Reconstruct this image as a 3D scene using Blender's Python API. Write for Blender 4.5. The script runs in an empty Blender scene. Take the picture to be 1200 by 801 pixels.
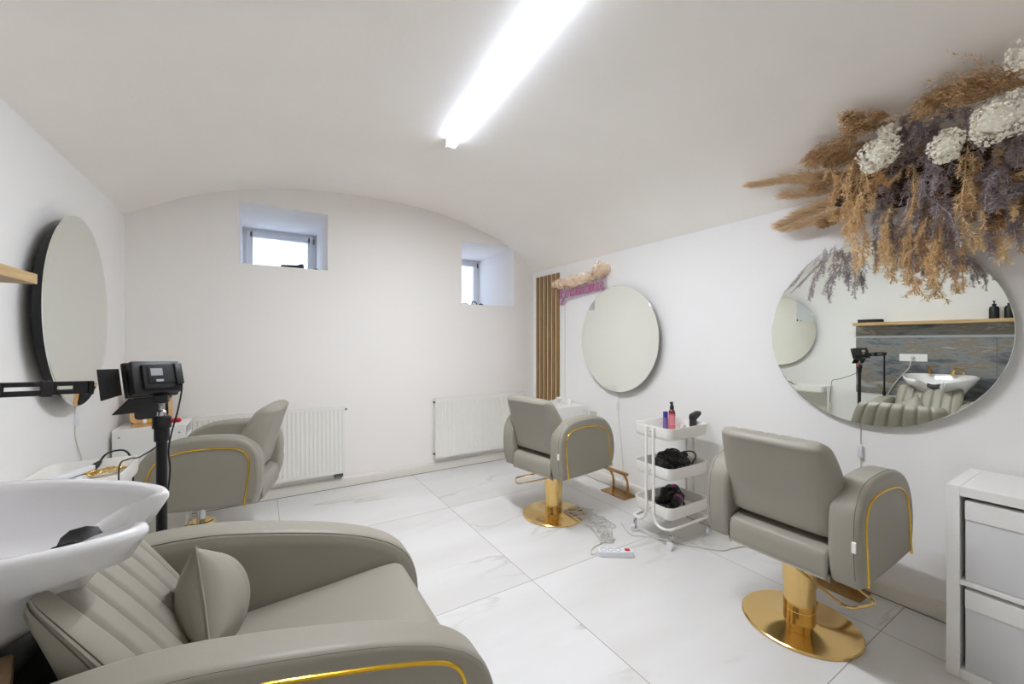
import bpy, bmesh, math, random
from mathutils import Vector, Matrix, noise
random.seed(7)
PI = math.pi
scene = bpy.context.scene
COL = scene.collection
XL, XR, YB, YF = -.857, 2.81, 4.053, -1.7      # left wall, right wall, back wall, wall behind

# ------------------------------------------------------------------ materials
def lin(c):
    return tuple((v/255/12.92 if v/255 <= .04045 else ((v/255+.055)/1.055)**2.4) for v in c) + (1,)
def mat(name, rgb, rough=.5, metal=0., bump=0., bscale=200., var=0., vscale=6., spec=.5, coat=0.):
    m = bpy.data.materials.new(name); m.use_nodes = True
    nt = m.node_tree; b = nt.nodes['Principled BSDF']
    b.inputs['Base Color'].default_value = lin(rgb)
    b.inputs['Roughness'].default_value = rough
    b.inputs['Metallic'].default_value = metal
    b.inputs['Specular IOR Level'].default_value = spec
    b.inputs['Coat Weight'].default_value = coat
    tc = nt.nodes.new('ShaderNodeTexCoord')
    if bump:
        n = nt.nodes.new('ShaderNodeTexNoise'); n.inputs['Scale'].default_value = bscale
        n.inputs['Detail'].default_value = 3
        bp = nt.nodes.new('ShaderNodeBump'); bp.inputs['Strength'].default_value = bump
        bp.inputs['Distance'].default_value = .004
        nt.links.new(tc.outputs['Object'], n.inputs['Vector'])
        nt.links.new(n.outputs['Fac'], bp.inputs['Height'])
        nt.links.new(bp.outputs['Normal'], b.inputs['Normal'])
    if var:
        n = nt.nodes.new('ShaderNodeTexNoise'); n.inputs['Scale'].default_value = vscale
        n.inputs['Detail'].default_value = 4
        nt.links.new(tc.outputs['Object'], n.inputs['Vector'])
        r = nt.nodes.new('ShaderNodeValToRGB')
        c = lin(rgb)
        r.color_ramp.elements[0].position = .3; r.color_ramp.elements[1].position = .7
        r.color_ramp.elements[0].color = tuple(v*(1-var) for v in c[:3]) + (1,)
        r.color_ramp.elements[1].color = tuple(min(1, v*(1+var)) for v in c[:3]) + (1,)
        nt.links.new(n.outputs['Fac'], r.inputs['Fac'])
        nt.links.new(r.outputs['Color'], b.inputs['Base Color'])
    return m

def emit_mat(name, rgb, s):
    m = mat(name, rgb, .4)
    b = m.node_tree.nodes['Principled BSDF']
    b.inputs['Emission Color'].default_value = lin(rgb)
    b.inputs['Emission Strength'].default_value = s
    return m

def pane_mat(name, tint=(255, 255, 255), gloss=.08):
    m = bpy.data.materials.new(name); m.use_nodes = True
    nt = m.node_tree; nt.nodes.remove(nt.nodes['Principled BSDF'])
    out = nt.nodes['Material Output']
    t = nt.nodes.new('ShaderNodeBsdfTransparent'); t.inputs[0].default_value = lin(tint)
    g = nt.nodes.new('ShaderNodeBsdfGlossy'); g.inputs['Roughness'].default_value = .02
    mx = nt.nodes.new('ShaderNodeMixShader'); mx.inputs[0].default_value = gloss
    nt.links.new(t.outputs[0], mx.inputs[1]); nt.links.new(g.outputs[0], mx.inputs[2])
    nt.links.new(mx.outputs[0], out.inputs[0])
    return m

def tile_mat():
    m = bpy.data.materials.new('marble_tile'); m.use_nodes = True
    nt = m.node_tree; b = nt.nodes['Principled BSDF']; N = nt.nodes; L = nt.links
    tc = N.new('ShaderNodeTexCoord'); sx = N.new('ShaderNodeSeparateXYZ'); L.new(tc.outputs['Object'], sx.inputs[0])
    def math_(op, a, bb, c=None):
        n = N.new('ShaderNodeMath'); n.operation = op
        for i, v in enumerate((a, bb, c)):
            if v is None: continue
            if isinstance(v, (int, float)): n.inputs[i].default_value = v
            else: L.new(v, n.inputs[i])
        return n.outputs[0]
    total = None; shift = None
    for ax, lines in (('X', (.118, 1.307, 2.463)), ('Y', (-1.67, -.48, .71, 1.9, 3.09))):
        for q in lines:
            d = math_('ABSOLUTE', math_('SUBTRACT', sx.outputs[ax], q), 0)
            ln = math_('LESS_THAN', d, .0018)
            total = ln if total is None else math_('MAXIMUM', total, ln)
            st = math_('MULTIPLY', math_('GREATER_THAN', sx.outputs[ax], q), 3.7 if ax == 'X' else 5.3)
            shift = st if shift is None else math_('ADD', shift, st)
    cx = N.new('ShaderNodeCombineXYZ')
    L.new(sx.outputs['X'], cx.inputs[0]); L.new(sx.outputs['Y'], cx.inputs[1]); L.new(shift, cx.inputs[2])
    mp = N.new('ShaderNodeMapping'); mp.inputs['Rotation'].default_value = (0, 0, .75); mp.inputs['Scale'].default_value = (.45, 1.7, 1)
    L.new(cx.outputs[0], mp.inputs['Vector'])
    n1 = N.new('ShaderNodeTexNoise'); n1.inputs['Scale'].default_value = .9; n1.inputs['Detail'].default_value = 7; n1.inputs['Distortion'].default_value = .6
    L.new(mp.outputs[0], n1.inputs['Vector'])
    v = math_('ABSOLUTE', math_('SUBTRACT', n1.outputs['Fac'], .5), 0)
    r1 = N.new('ShaderNodeValToRGB'); r1.color_ramp.elements[0].position = .0; r1.color_ramp.elements[1].position = .012
    r1.color_ramp.elements[0].color = (1, 1, 1, 1); r1.color_ramp.elements[1].color = (0, 0, 0, 1)
    L.new(v, r1.inputs['Fac'])
    n2 = N.new('ShaderNodeTexNoise'); n2.inputs['Scale'].default_value = 1.3; n2.inputs['Detail'].default_value = 2
    L.new(cx.outputs[0], n2.inputs['Vector'])
    r2 = N.new('ShaderNodeValToRGB'); r2.color_ramp.elements[0].position = .5; r2.color_ramp.elements[1].position = .68
    L.new(n2.outputs['Fac'], r2.inputs['Fac'])
    vein = math_('MULTIPLY', math_('MULTIPLY', r1.outputs['Color'], r2.outputs['Color']), .62)
    mx = N.new('ShaderNodeMix'); mx.data_type = 'RGBA'
    mx.inputs['A'].default_value = lin((224, 223, 222)); mx.inputs['B'].default_value = lin((182, 177, 168))
    L.new(vein, mx.inputs['Factor'])
    # soft clouds
    n3 = N.new('ShaderNodeTexNoise'); n3.inputs['Scale'].default_value = 1.6; n3.inputs['Detail'].default_value = 5
    L.new(mp.outputs[0], n3.inputs['Vector'])
    r3 = N.new('ShaderNodeValToRGB'); r3.color_ramp.elements[0].position = .35; r3.color_ramp.elements[1].position = .6
    r3.color_ramp.elements[0].color = lin((236, 234, 230)); r3.color_ramp.elements[1].color = (1, 1, 1, 1)
    L.new(n3.outputs['Fac'], r3.inputs['Fac'])
    mm = N.new('ShaderNodeMix'); mm.data_type = 'RGBA'; mm.blend_type = 'MULTIPLY'; mm.inputs['Factor'].default_value = .6
    L.new(mx.outputs['Result'], mm.inputs['A']); L.new(r3.outputs['Color'], mm.inputs['B'])
    mj = N.new('ShaderNodeMix'); mj.data_type = 'RGBA'
    L.new(total, mj.inputs['Factor']); L.new(mm.outputs['Result'], mj.inputs['A']); mj.inputs['B'].default_value = lin((148, 140, 130))
    L.new(mj.outputs['Result'], b.inputs['Base Color'])
    b.inputs['Roughness'].default_value = .34
    return m

def wood_mat(name, a, c, scale=(2, 30, 30)):
    m = mat(name, a, .5)
    nt = m.node_tree; b = nt.nodes['Principled BSDF']
    tc = nt.nodes.new('ShaderNodeTexCoord'); mp = nt.nodes.new('ShaderNodeMapping'); mp.inputs['Scale'].default_value = scale
    n = nt.nodes.new('ShaderNodeTexNoise'); n.inputs['Scale'].default_value = 2; n.inputs['Detail'].default_value = 5; n.inputs['Distortion'].default_value = .5
    r = nt.nodes.new('ShaderNodeValToRGB'); r.color_ramp.elements[0].color = lin(a); r.color_ramp.elements[1].color = lin(c)
    r.color_ramp.elements[0].position = .35; r.color_ramp.elements[1].position = .65
    nt.links.new(tc.outputs['Object'], mp.inputs[0]); nt.links.new(mp.outputs[0], n.inputs['Vector'])
    nt.links.new(n.outputs['Fac'], r.inputs[0]); nt.links.new(r.outputs[0], b.inputs['Base Color'])
    return m

def stone_mat():
    m = mat('stone_slab', (110, 115, 120), .25)
    nt = m.node_tree; b = nt.nodes['Principled BSDF']
    tc = nt.nodes.new('ShaderNodeTexCoord'); mp = nt.nodes.new('ShaderNodeMapping'); mp.inputs['Scale'].default_value = (1, 1.1, 3.6)
    n = nt.nodes.new('ShaderNodeTexNoise'); n.inputs['Scale'].default_value = 1.7; n.inputs['Detail'].default_value = 12; n.inputs['Roughness'].default_value = .68; n.inputs['Distortion'].default_value = .25
    r = nt.nodes.new('ShaderNodeValToRGB'); cr = r.color_ramp
    cr.elements[0].position = .3; cr.elements[0].color = lin((52, 56, 62))
    cr.elements[1].position = .72; cr.elements[1].color = lin((176, 178, 176))
    for p, c in ((.42, (98, 101, 105)), (.5, (134, 138, 141)), (.56, (132, 118, 102)), (.62, (158, 162, 164))):
        e = cr.elements.new(p); e.color = lin(c)
    nt.links.new(tc.outputs['Object'], mp.inputs[0]); nt.links.new(mp.outputs[0], n.inputs['Vector'])
    nt.links.new(n.outputs['Fac'], r.inputs[0]); nt.links.new(r.outputs[0], b.inputs['Base Color'])
    return m

M = {}
M['wall'] = mat('wall_paint', (241, 240, 238), .85, bump=.12, bscale=60)
M['wallback'] = mat('cream_wall_paint', (241, 238, 234), .85, bump=.12, bscale=60)
M['ceil'] = mat('ceiling_paint', (249, 245, 238), .9, bump=.15, bscale=40, var=.012, vscale=2.5)
M['tile'] = tile_mat()
M['base'] = mat('skirting_tile', (226, 222, 214), .4, var=.02)
M['leather'] = mat('grey_leather', (152, 147, 135), .45, bump=.1, bscale=420, spec=.38)
M['seam'] = mat('dark_seam', (84, 80, 72), .7)
M['gold'] = mat('polished_gold', (228, 194, 128), .13, 1.)
M['goldb'] = mat('brushed_gold', (176, 140, 88), .3, 1.)
M['pipe'] = mat('gold_piping', (226, 182, 58), .22, .85)
M['chrome'] = mat('chrome', (200, 200, 202), .15, 1.)
M['mirror'] = mat('mirror_glass', (243, 246, 239), .0, 1.)
M['white'] = mat('white_lacquer', (238, 237, 234), .3)
M['whitemetal'] = mat('white_metal', (236, 234, 228), .38)
M['ceramic'] = mat('white_ceramic', (238, 238, 240), .07, coat=.4)
M['pvc'] = mat('white_pvc', (226, 228, 232), .3)
M['black'] = mat('black_plastic', (22, 22, 24), .45)
M['matblack'] = mat('matt_black', (18, 18, 19), .7)
M['rubber'] = mat('black_rubber', (28, 28, 30), .55, bump=.1)
M['wood'] = wood_mat('oak', (178, 146, 98), (206, 176, 126), (20, 2, 20))
M['slatwood'] = wood_mat('slat_wood', (128, 96, 48), (152, 118, 66), (30, 30, 2))
M['framewood'] = wood_mat('pine_frame', (190, 146, 92), (214, 172, 116), (12, 12, 2))
M['darkwood'] = mat('brown_wood', (104, 70, 40), .55, var=.1)
M['stone'] = stone_mat()
M['palegrey'] = mat('pale_grey', (168, 172, 176), .3)
M['grey'] = mat('grey_fabric', (214, 214, 215), .7, bump=.1, bscale=500)
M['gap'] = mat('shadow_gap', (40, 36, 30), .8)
M['cord'] = mat('white_cord', (212, 209, 202), .5)
M['red'] = mat('red_switch', (206, 40, 52), .4)
M['pane'] = pane_mat('window_glass')
M['acrylic'] = pane_mat('clear_acrylic', (246, 244, 246), .05)
M['pink'] = mat('pink_neon_tube', (196, 108, 158), .35)
def foliage(name, rgb, var):
    m = mat(name, rgb, .8); nt = m.node_tree; b = nt.nodes['Principled BSDF']
    g = nt.nodes.new('ShaderNodeNewGeometry'); r = nt.nodes.new('ShaderNodeValToRGB'); c = lin(rgb)
    r.color_ramp.elements[0].color = tuple(v*(1-var) for v in c[:3])+(1,); r.color_ramp.elements[1].color = tuple(min(1, v*(1+var)) for v in c[:3])+(1,)
    nt.links.new(g.outputs['Random Per Island'], r.inputs[0]); nt.links.new(r.outputs[0], b.inputs['Base Color'])
    return m
def sheer(name, rgb, t):
    m = mat(name, rgb, .9); nt = m.node_tree; b = nt.nodes['Principled BSDF']; out = nt.nodes['Material Output']
    tr = nt.nodes.new('ShaderNodeBsdfTransparent'); mx = nt.nodes.new('ShaderNodeMixShader'); mx.inputs[0].default_value = 1-t
    nt.links.new(tr.outputs[0], mx.inputs[1]); nt.links.new(b.outputs[0], mx.inputs[2]); nt.links.new(mx.outputs[0], out.inputs[0])
    return m
M['peach'] = sheer('peach_tulle', (255, 236, 212), .7)
M['tan'] = foliage('tan_foliage', (236, 208, 164), .22); M['mauve'] = foliage('mauve_foliage', (186, 174, 177), .22)
M['brown'] = foliage('brown_pampas', (202, 168, 126), .35); M['palepampas'] = foliage('pale_pampas', (218, 190, 150), .3)
M['cream'] = mat('cream_petals', (250, 246, 234), .75, var=.06, vscale=40)
M['moss'] = mat('dark_moss', (70, 52, 36), .9, var=.3, vscale=20)
M['purple'] = mat('purple_plastic', (66, 52, 150), .35)
M['lilac'] = mat('lilac_label', (120, 96, 160), .4)
M['amber'] = mat('pink_bottle', (206, 118, 124), .2)
M['darkred'] = mat('dark_red_plastic', (110, 30, 34), .3)
M['magenta'] = mat('magenta_plastic', (150, 30, 120), .35)
M['kraft'] = mat('kraft_paper', (196, 168, 136), .8, var=.06)
M['plaster'] = mat('outside_plaster', (236, 238, 242), .9, var=.04, vscale=1.5)
M['greyplastic'] = mat('grey_plastic', (92, 92, 94), .4)
M['label'] = mat('grey_label', (150, 152, 156), .5)
M['led'] = emit_mat('led_diffuser', (244, 248, 255), 120.)
M['ledbody'] = emit_mat('led_body_fill_glow', (222, 233, 255), 4.6)  # lamp body glow added to brighten the ceiling
M['yellow'] = mat('yellow_plastic', (226, 170, 40), .4)

# ------------------------------------------------------------------ mesh helpers
def bm_new(): return bmesh.new()

def link_bm(name, bm, m, parent=None, smooth=35, world=False):
    """one mesh object; world=True: the verts are world coordinates (parent not rotated)"""
    bmesh.ops.recalc_face_normals(bm, faces=bm.faces)
    if world and parent is not None:
        bmesh.ops.translate(bm, verts=bm.verts, vec=-parent_loc(parent))
    me = bpy.data.meshes.new(name); bm.to_mesh(me); bm.free()
    for mm in (m if isinstance(m, (list, tuple)) else [m]): me.materials.append(mm)
    if smooth:
        me.shade_smooth()
        me.set_sharp_from_angle(angle=math.radians(smooth))
    o = bpy.data.objects.new(name, me); COL.objects.link(o)
    if parent is not None: o.parent = parent
    return o

def parent_loc(p):
    v = Vector((0, 0, 0))
    while p is not None:
        v = v + p.location; p = p.parent
    return v

def tag(o, label, cat, group=None):
    o['label'] = label; o['category'] = cat
    if group: o['group'] = group
    return o

def thing(name, label, cat, loc=(0, 0, 0), rz=0, group=None):
    o = bpy.data.objects.new(name, None); COL.objects.link(o)
    o.location = loc; o.rotation_euler = (0, 0, rz); o.empty_display_size = .1
    return tag(o, label, cat, group)

def struct(o):
    o['kind'] = 'structure'; return o

def copy_tree(o, parent=None):
    c = o.copy(); COL.objects.link(c)
    if parent is not None: c.parent = parent
    for ch in list(o.children): copy_tree(ch, c)
    return c

def box(bm, a, b, bev=0., seg=2, mi=0, mtx=None):
    """box from corner a to corner b with bevelled edges"""
    t = bmesh.new()
    bmesh.ops.create_cube(t, size=1)
    for v in t.verts:
        v.co = Vector(((a[i]+b[i])/2 + v.co[i]*abs(b[i]-a[i]) for i in range(3)))
    if bev:
        bmesh.ops.bevel(t, geom=t.edges[:], offset=bev, segments=seg, profile=.5, affect='EDGES', clamp_overlap=True)
    merge(bm, t, mi, mtx)

def merge(bm, t, mi=0, mtx=None):
    if mtx is not None: bmesh.ops.transform(t, matrix=mtx, verts=t.verts)
    mp = {}
    for v in t.verts: mp[v] = bm.verts.new(v.co)
    for f in t.faces:
        try:
            nf = bm.faces.new([mp[v] for v in f.verts]); nf.material_index = mi
        except ValueError: pass
    t.free()

def lathe(bm, prof, c=(0, 0, 0), seg=32, mi=0, mtx=None, capb=True, capt=True):
    t = bmesh.new(); rings = []
    for r, z in prof:
        rings.append([t.verts.new((c[0]+r*math.cos(2*PI*k/seg), c[1]+r*math.sin(2*PI*k/seg), c[2]+z)) for k in range(seg)])
    for i in range(len(rings)-1):
        for k in range(seg):
            t.faces.new((rings[i][k], rings[i][(k+1) % seg], rings[i+1][(k+1) % seg], rings[i+1][k]))
    if capb: t.faces.new(rings[0][::-1])
    if capt: t.faces.new(rings[-1])
    merge(bm, t, mi, mtx)

def cr(pts, n=6, closed=False):
    """Catmull-Rom through the points"""
    P = [Vector(p) for p in pts]; out = []; k = len(P)
    for i in range(k if closed else k-1):
        if closed: p0, p1, p2, p3 = P[i-1], P[i], P[(i+1) % k], P[(i+2) % k]
        else: p0, p1, p2, p3 = P[max(i-1, 0)], P[i], P[i+1], P[min(i+2, k-1)]
        for j in range(n):
            t = j/n
            out.append(.5*((2*p1)+(p2-p0)*t+(2*p0-5*p1+4*p2-p3)*t*t+(3*p1-p0-3*p2+p3)*t**3))
    if not closed: out.append(P[-1].copy())
    return out

def tube(bm, pts, r, seg=8, closed=False, mi=0, cap=True, flat=None):
    P = [Vector(p) for p in pts]; n = len(P); rings = []
    up = None
    for i in range(n):
        a = P[i-1] if (i > 0 or closed) else P[i]
        b = P[(i+1) % n] if (i < n-1 or closed) else P[i]
        d = (b-a)
        if d.length < 1e-9: d = Vector((0, 0, 1))
        d.normalize()
        if up is None:
            up = Vector((0, 0, 1)) if abs(d.z) < .9 else Vector((1, 0, 0))
        s = d.cross(up)
        if s.length < 1e-6: s = d.orthogonal()
        s.normalize(); up = s.cross(d).normalized()
        rr = r[i] if isinstance(r, (list, tuple)) else r
        ring = []
        for k in range(seg):
            t = 2*PI*k/seg
            ring.append(bm.verts.new(P[i]+s*rr*math.cos(t)+up*rr*math.sin(t)*(flat or 1)))
        rings.append(ring)
    for i in range(n if closed else n-1):
        A, B = rings[i], rings[(i+1) % n]
        for k in range(seg):
            f = bm.faces.new((A[k], A[(k+1) % seg], B[(k+1) % seg], B[k])); f.material_index = mi
    if cap and not closed:
        bm.faces.new(rings[0][::-1]).material_index = mi; bm.faces.new(rings[-1]).material_index = mi

def loft(bm, rings, cap=True, closed=True, mi=0):
    R = [[bm.verts.new(p) for p in ring] for ring in rings]; n = len(R[0])
    for i in range(len(R)-1):
        for k in range(n if closed else n-1):
            f = bm.faces.new((R[i][k], R[i][(k+1) % n], R[i+1][(k+1) % n], R[i+1][k])); f.material_index = mi
    if cap:
        bm.faces.new(R[0][::-1]).material_index = mi; bm.faces.new(R[-1]).material_index = mi
    return R

def inset_poly(P, d):
    n = len(P); out = []
    area = sum(P[i][0]*P[(i+1) % n][1]-P[(i+1) % n][0]*P[i][1] for i in range(n))
    sg = 1 if area > 0 else -1
    for i in range(n):
        a, b, c = P[i-1], P[i], P[(i+1) % n]
        e1 = Vector((b[0]-a[0], b[1]-a[1])); e2 = Vector((c[0]-b[0], c[1]-b[1]))
        e1.normalize(); e2.normalize()
        n1 = Vector((-e1.y, e1.x))*sg; n2 = Vector((-e2.y, e2.x))*sg
        m = n1+n2
        m.normalize(); k = max(.55, m.dot(n1))
        out.append((b[0]+m.x*d/k, b[1]+m.y*d/k))
    return out

def slab(bm, prof, y0, y1, r, seg=5, axis='y', mi=0, dome=0.):
    """prof: (x,z) outline, extruded from y0 to y1 with edges rounded by r"""
    rings = []
    def put(P, y):
        if axis == 'y': rings.append([Vector((p[0], y, p[1])) for p in P])
        elif axis == 'x': rings.append([Vector((y, p[0], p[1])) for p in P])
        else: rings.append([Vector((p[0], p[1], y)) for p in P])
    put(inset_poly(prof, r*1.9), y0-dome)
    put(inset_poly(prof, r*1.15), y0-dome*.4)
    for k in range(seg+1):
        t = PI/2*k/seg
        put(inset_poly(prof, r*(1-math.sin(t))), y0+r*(1-math.cos(t)))
    for k in range(seg+1):
        t = PI/2*(1-k/seg)
        put(inset_poly(prof, r*(1-math.sin(t))), y1-r*(1-math.cos(t)))
    put(inset_poly(prof, r*1.15), y1+dome*.4)
    put(inset_poly(prof, r*1.9), y1+dome)
    loft(bm, rings, mi=mi)

def rrect(x0, y0, x1, y1, r, n=5):
    out = []
    for cx, cy, a in ((x1-r, y1-r, 0), (x0+r, y1-r, 90), (x0+r, y0+r, 180), (x1-r, y0+r, 270)):
        for k in range(n+1):
            t = math.radians(a+90*k/n); out.append((cx+r*math.cos(t), cy+r*math.sin(t)))
    return out

def quad(bm, a, b, c, d, mi=0):
    f = bm.faces.new([bm.verts.new(p) for p in (a, b, c, d)]); f.material_index = mi

# ------------------------------------------------------------------ the room
ARC = [(-.857, 2.294), (-.51, 2.481), (-.278, 2.57), (.113, 2.672), (.52, 2.726), (1.05, 2.742), (1.62, 2.70), (2.15, 2.572), (2.416, 2.477), (2.62, 2.36), (2.81, 2.185)]
arc = [(p.x, p.y) for p in cr([(a[0], a[1], 0) for a in ARC], 6)]
def ceil_z(x):
    for (a, b), (c, d) in zip(arc, arc[1:]):
        if a <= x <= c: return b+(d-b)*(x-a)/(c-a)
    return 2.2
bm = bm_new()
R = []
for (x, z) in arc: R.append((bm.verts.new((x, YF, z)), bm.verts.new((x, YB, z)), bm.verts.new((x, YF, z+.2)), bm.verts.new((x, YB, z+.2))))
for a, b in zip(R, R[1:]):
    bm.faces.new((a[0], a[1], b[1], b[0])); bm.faces.new((a[2], b[2], b[3], a[3]))
    bm.faces.new((a[0], b[0], b[2], a[2])); bm.faces.new((a[1], a[3], b[3], b[1]))
bm.faces.new((R[0][0], R[0][2], R[0][3], R[0][1])); bm.faces.new((R[-1][0], R[-1][1], R[-1][3], R[-1][2]))
struct(link_bm('ceiling', bm, M['ceil'], smooth=40))
bm = bm_new(); box(bm, (XL-.15, YF-.15, -.1), (XR+.15, YB+.1, 0)); struct(link_bm('floor', bm, M['tile'], smooth=0))
bm = bm_new(); box(bm, (XL-.15, YF-.15, 0), (XL, YB+.1, 2.294)); struct(link_bm('wall_left', bm, M['wall'], smooth=0))
bm = bm_new(); box(bm, (XR, YF-.15, 0), (XR+.15, YB+.1, 2.185)); struct(link_bm('wall_right', bm, M['wall'], smooth=0))
bm = bm_new(); box(bm, (XL-.15, YF-.15, 0), (XR+.15, YF, 2.95)); struct(link_bm('wall_front', bm, M['wall'], smooth=0))
# back wall with two deep window openings
W1 = (-.159, .519, 2.005, 2.515); W2 = (1.859, 2.527, 1.765, 2.452); DEEP = .9
bm = bm_new()
xs = [XL-.15, W1[0], W1[1], W2[0], W2[1], XR+.15]; zs = [0, W2[2], W1[2], W2[3], W1[3], 2.95]
def hole(x, z): return any(w[0] < x < w[1] and w[2] < z < w[3] for w in (W1, W2))
for i in range(5):
    for j in range(5):
        if hole((xs[i]+xs[i+1])/2, (zs[j]+zs[j+1])/2): continue
        for y in (YB, YB+DEEP+.07):
            quad(bm, (xs[i], y, zs[j]), (xs[i+1], y, zs[j]), (xs[i+1], y, zs[j+1]), (xs[i], y, zs[j+1]))
for w in (W1, W2):
    y0, y1 = YB, YB+DEEP+.07
    quad(bm, (w[0], y0, w[2]), (w[0], y1, w[2]), (w[0], y1, w[3]), (w[0], y0, w[3]), 1)
    quad(bm, (w[1], y0, w[2]), (w[1], y1, w[2]), (w[1], y1, w[3]), (w[1], y0, w[3]), 1)
    quad(bm, (w[0], y0, w[2]), (w[1], y0, w[2]), (w[1], y1, w[2]), (w[0], y1, w[2]), 1)
    quad(bm, (w[0], y0, w[3]), (w[1], y0, w[3]), (w[1], y1, w[3]), (w[0], y1, w[3]), 1)
bmesh.ops.remove_doubles(bm, verts=bm.verts, dist=1e-5)
struct(link_bm('wall_back', bm, [M['wallback'], mat('reveal_paint', (236, 234, 232), .8)], smooth=0))

def frame_ring(bm, x0, x1, z0, z1, w, y0, y1, bev=.006):
    box(bm, (x0, y0, z0), (x0+w, y1, z1), bev); box(bm, (x1-w, y0, z0), (x1, y1, z1), bev)
    box(bm, (x0+w*.5, y0, z0), (x1-w*.5, y1, z0+w), bev); box(bm, (x0+w*.5, y0, z1-w), (x1-w*.5, y1, z1), bev)
for n, w in ((1, W1), (2, W2)):
    y = YB+DEEP
    win = bpy.data.objects.new('window_%d' % n, None); COL.objects.link(win); win.location = ((w[0]+w[1])/2, y, w[2]); struct(win)
    bm = bm_new(); frame_ring(bm, w[0], w[1], w[2], w[3], .035, y, y+.06); link_bm('frame', bm, M['pvc'], win, world=True)
    bm = bm_new(); frame_ring(bm, w[0]+.03, w[1]-.03, w[2]+.03, w[3]-.03, .058, y-.012, y+.05); sash = link_bm('sash', bm, M['pvc'], win, world=True)
    bm = bm_new(); box(bm, (w[0]+.08, y+.02, w[2]+.08), (w[1]-.08, y+.028, w[3]-.08)); link_bm('pane', bm, M['pane'], win, world=True, smooth=0)
    bm = bm_new()
    for zz in (w[2]+.06, w[3]-.07):
        lathe(bm, [(.008, -.03), (.008, .03)], (w[1]-.028, y-.016, zz), 10)
    link_bm('hinge', bm, M['greyplastic'], win, world=True)
# light well outside the windows
bm = bm_new(); box(bm, (-2.4, 6.6, .8), (4.6, 6.75, 3.6)); struct(link_bm('wall_outside', bm, M['plaster'], smooth=0))
bm = bm_new(); box(bm, (-2.4, 5.05, .7), (4.6, 6.6, .8)); struct(link_bm('trim_outside_ground', bm, M['plaster'], smooth=0))

# baseboards
def skirting(name, p):
    bm = bm_new(); loft(bm, p); return struct(link_bm(name, bm, M['base'], smooth=50))
sec = [(0, .0), (.016, .0), (.017, .066), (.014, .08), (.006, .09), (0, .092)]
skirting('baseboard_right', [[(XR-a, y, b) for a, b in sec] for y in (YF, YB)])
skirting('baseboard_back', [[(x, YB-a, b) for a, b in sec] for x in (XL, XR)])
skirting('baseboard_left', [[(XL+a, y, b) for a, b in sec] for y in (YF, YB)])
bm = bm_new()   # dark grout lines where skirting meets floor
for a, b in (((XR-.0185, YF, 0), (XR-.016, YB-.017, .004)), ((XL+.016, YF, 0), (XL+.0185, YB-.017, .004)), ((XL+.017, YB-.0185, 0), (XR-.017, YB-.016, .004))): box(bm, a, b)
struct(link_bm('trim_floor_joint', bm, mat('grout', (128, 116, 102), .8), smooth=0))

# ------------------------------------------------------------------ ceiling lamp
pA, pB = Vector((1.11, 2.61, 0)), Vector((1.0, 1.07, 0))
dd = (pB-pA).normalized(); yaw = math.atan2(dd.y, dd.x); LEN = (pB-pA).length
zc = ceil_z(1.05)
lamp = thing('led_tube_light', 'long white glowing LED tube light on the vaulted ceiling', 'ceiling light', (pA.x, pA.y, zc-.002), yaw)
bm = bm_new(); box(bm, (0, -.031, -.040), (LEN, .031, .010), .003); box(bm, (0, -.031, -.051), (LEN, -.0275, -.039), .001); box(bm, (0, .0275, -.051), (LEN, .031, -.039), .001); link_bm('housing', bm, M['ledbody'], lamp)  # housing glows as added fill; side lips added to keep direct light off ceiling
bm = bm_new()
sec2 = [(.0272*math.cos(t), -.0395-.007*math.sin(t)) for t in [.0+PI*k/16 for k in range(17)]]
loft(bm, [[Vector((x, a, b)) for a, b in sec2] for x in (.02, LEN-.02)]); link_bm('diffuser', bm, M['led'], lamp)
for x0 in (-.004, LEN-.02):
    bm = bm_new(); sec3 = [(.033*math.cos(t), -.044-.010*math.sin(t)) for t in [PI*k/16 for k in range(17)]]+[(-.033, .008), (.033, .008)]
    loft(bm, [[Vector((x, a, b)) for a, b in sec3] for x in (x0, x0+.024)]); link_bm('end_cap', bm, M['pvc'], lamp)
bm = bm_new(); tube(bm, cr([(.03, -.037, -.03), (.12, -.042, -.045), (.3, -.038, -.02), (.55, -.041, -.04), (.8, -.037, -.02)], 5), .003, 6); link_bm('cord', bm, M['cord'], lamp)

# ------------------------------------------------------------------ round wall mirrors
def mirror(x, yc, zc, r, side, label, depth=.04, backlit=False):
    """side +1: hangs on the right wall, facing -x"""
    s = side
    t = thing('round_mirror', label, 'mirror', (x, yc, zc), 0)
    def X(d): return -s*d
    bm = bm_new()
    mt = Matrix.Rotation(-s*PI/2, 4, 'Y')
    lathe(bm, [(r-.003, depth-.006), (r, depth-.004), (r, depth-.001), (r-.002, depth)], seg=96, mtx=mt); link_bm('mirror_glass', bm, M['mirror'], t, smooth=0)
    bm = bm_new(); lathe(bm, [(r-.045, .002), (r-.045, depth-.008), (r-.006, depth-.008), (r-.006, depth-.0062)], seg=96, mtx=mt); link_bm('backing', bm, M['black'] if backlit else M['greyplastic'], t)
    if backlit:
        bm = bm_new()
        for k in range(240):
            a = 2*PI*k/240
            p = Vector((X(depth*.72), (r-.043)*math.sin(a), (r-.043)*math.cos(a)))
            q = Matrix.Translation(p) @ Matrix.Rotation(-a, 4, 'X')
            box(bm, (-.004, -.003, -.001), (.004, .003, .0015), mtx=q)
        link_bm('led_strip', bm, M['greyplastic'], t, smooth=0)
    return t
mirL = mirror(XL, 2.965, 1.506, .483, -1, 'round frameless mirror on the left wall, stand-off edge dark behind it', .05, True)
mirL.rotation_euler = (0, 0, math.radians(1.7)); mirL.location.x += .014
mirM = mirror(XR, 2.652, 1.379, .483, 1, 'round frameless mirror on the right wall beside the pink sign and wood slats')
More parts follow.
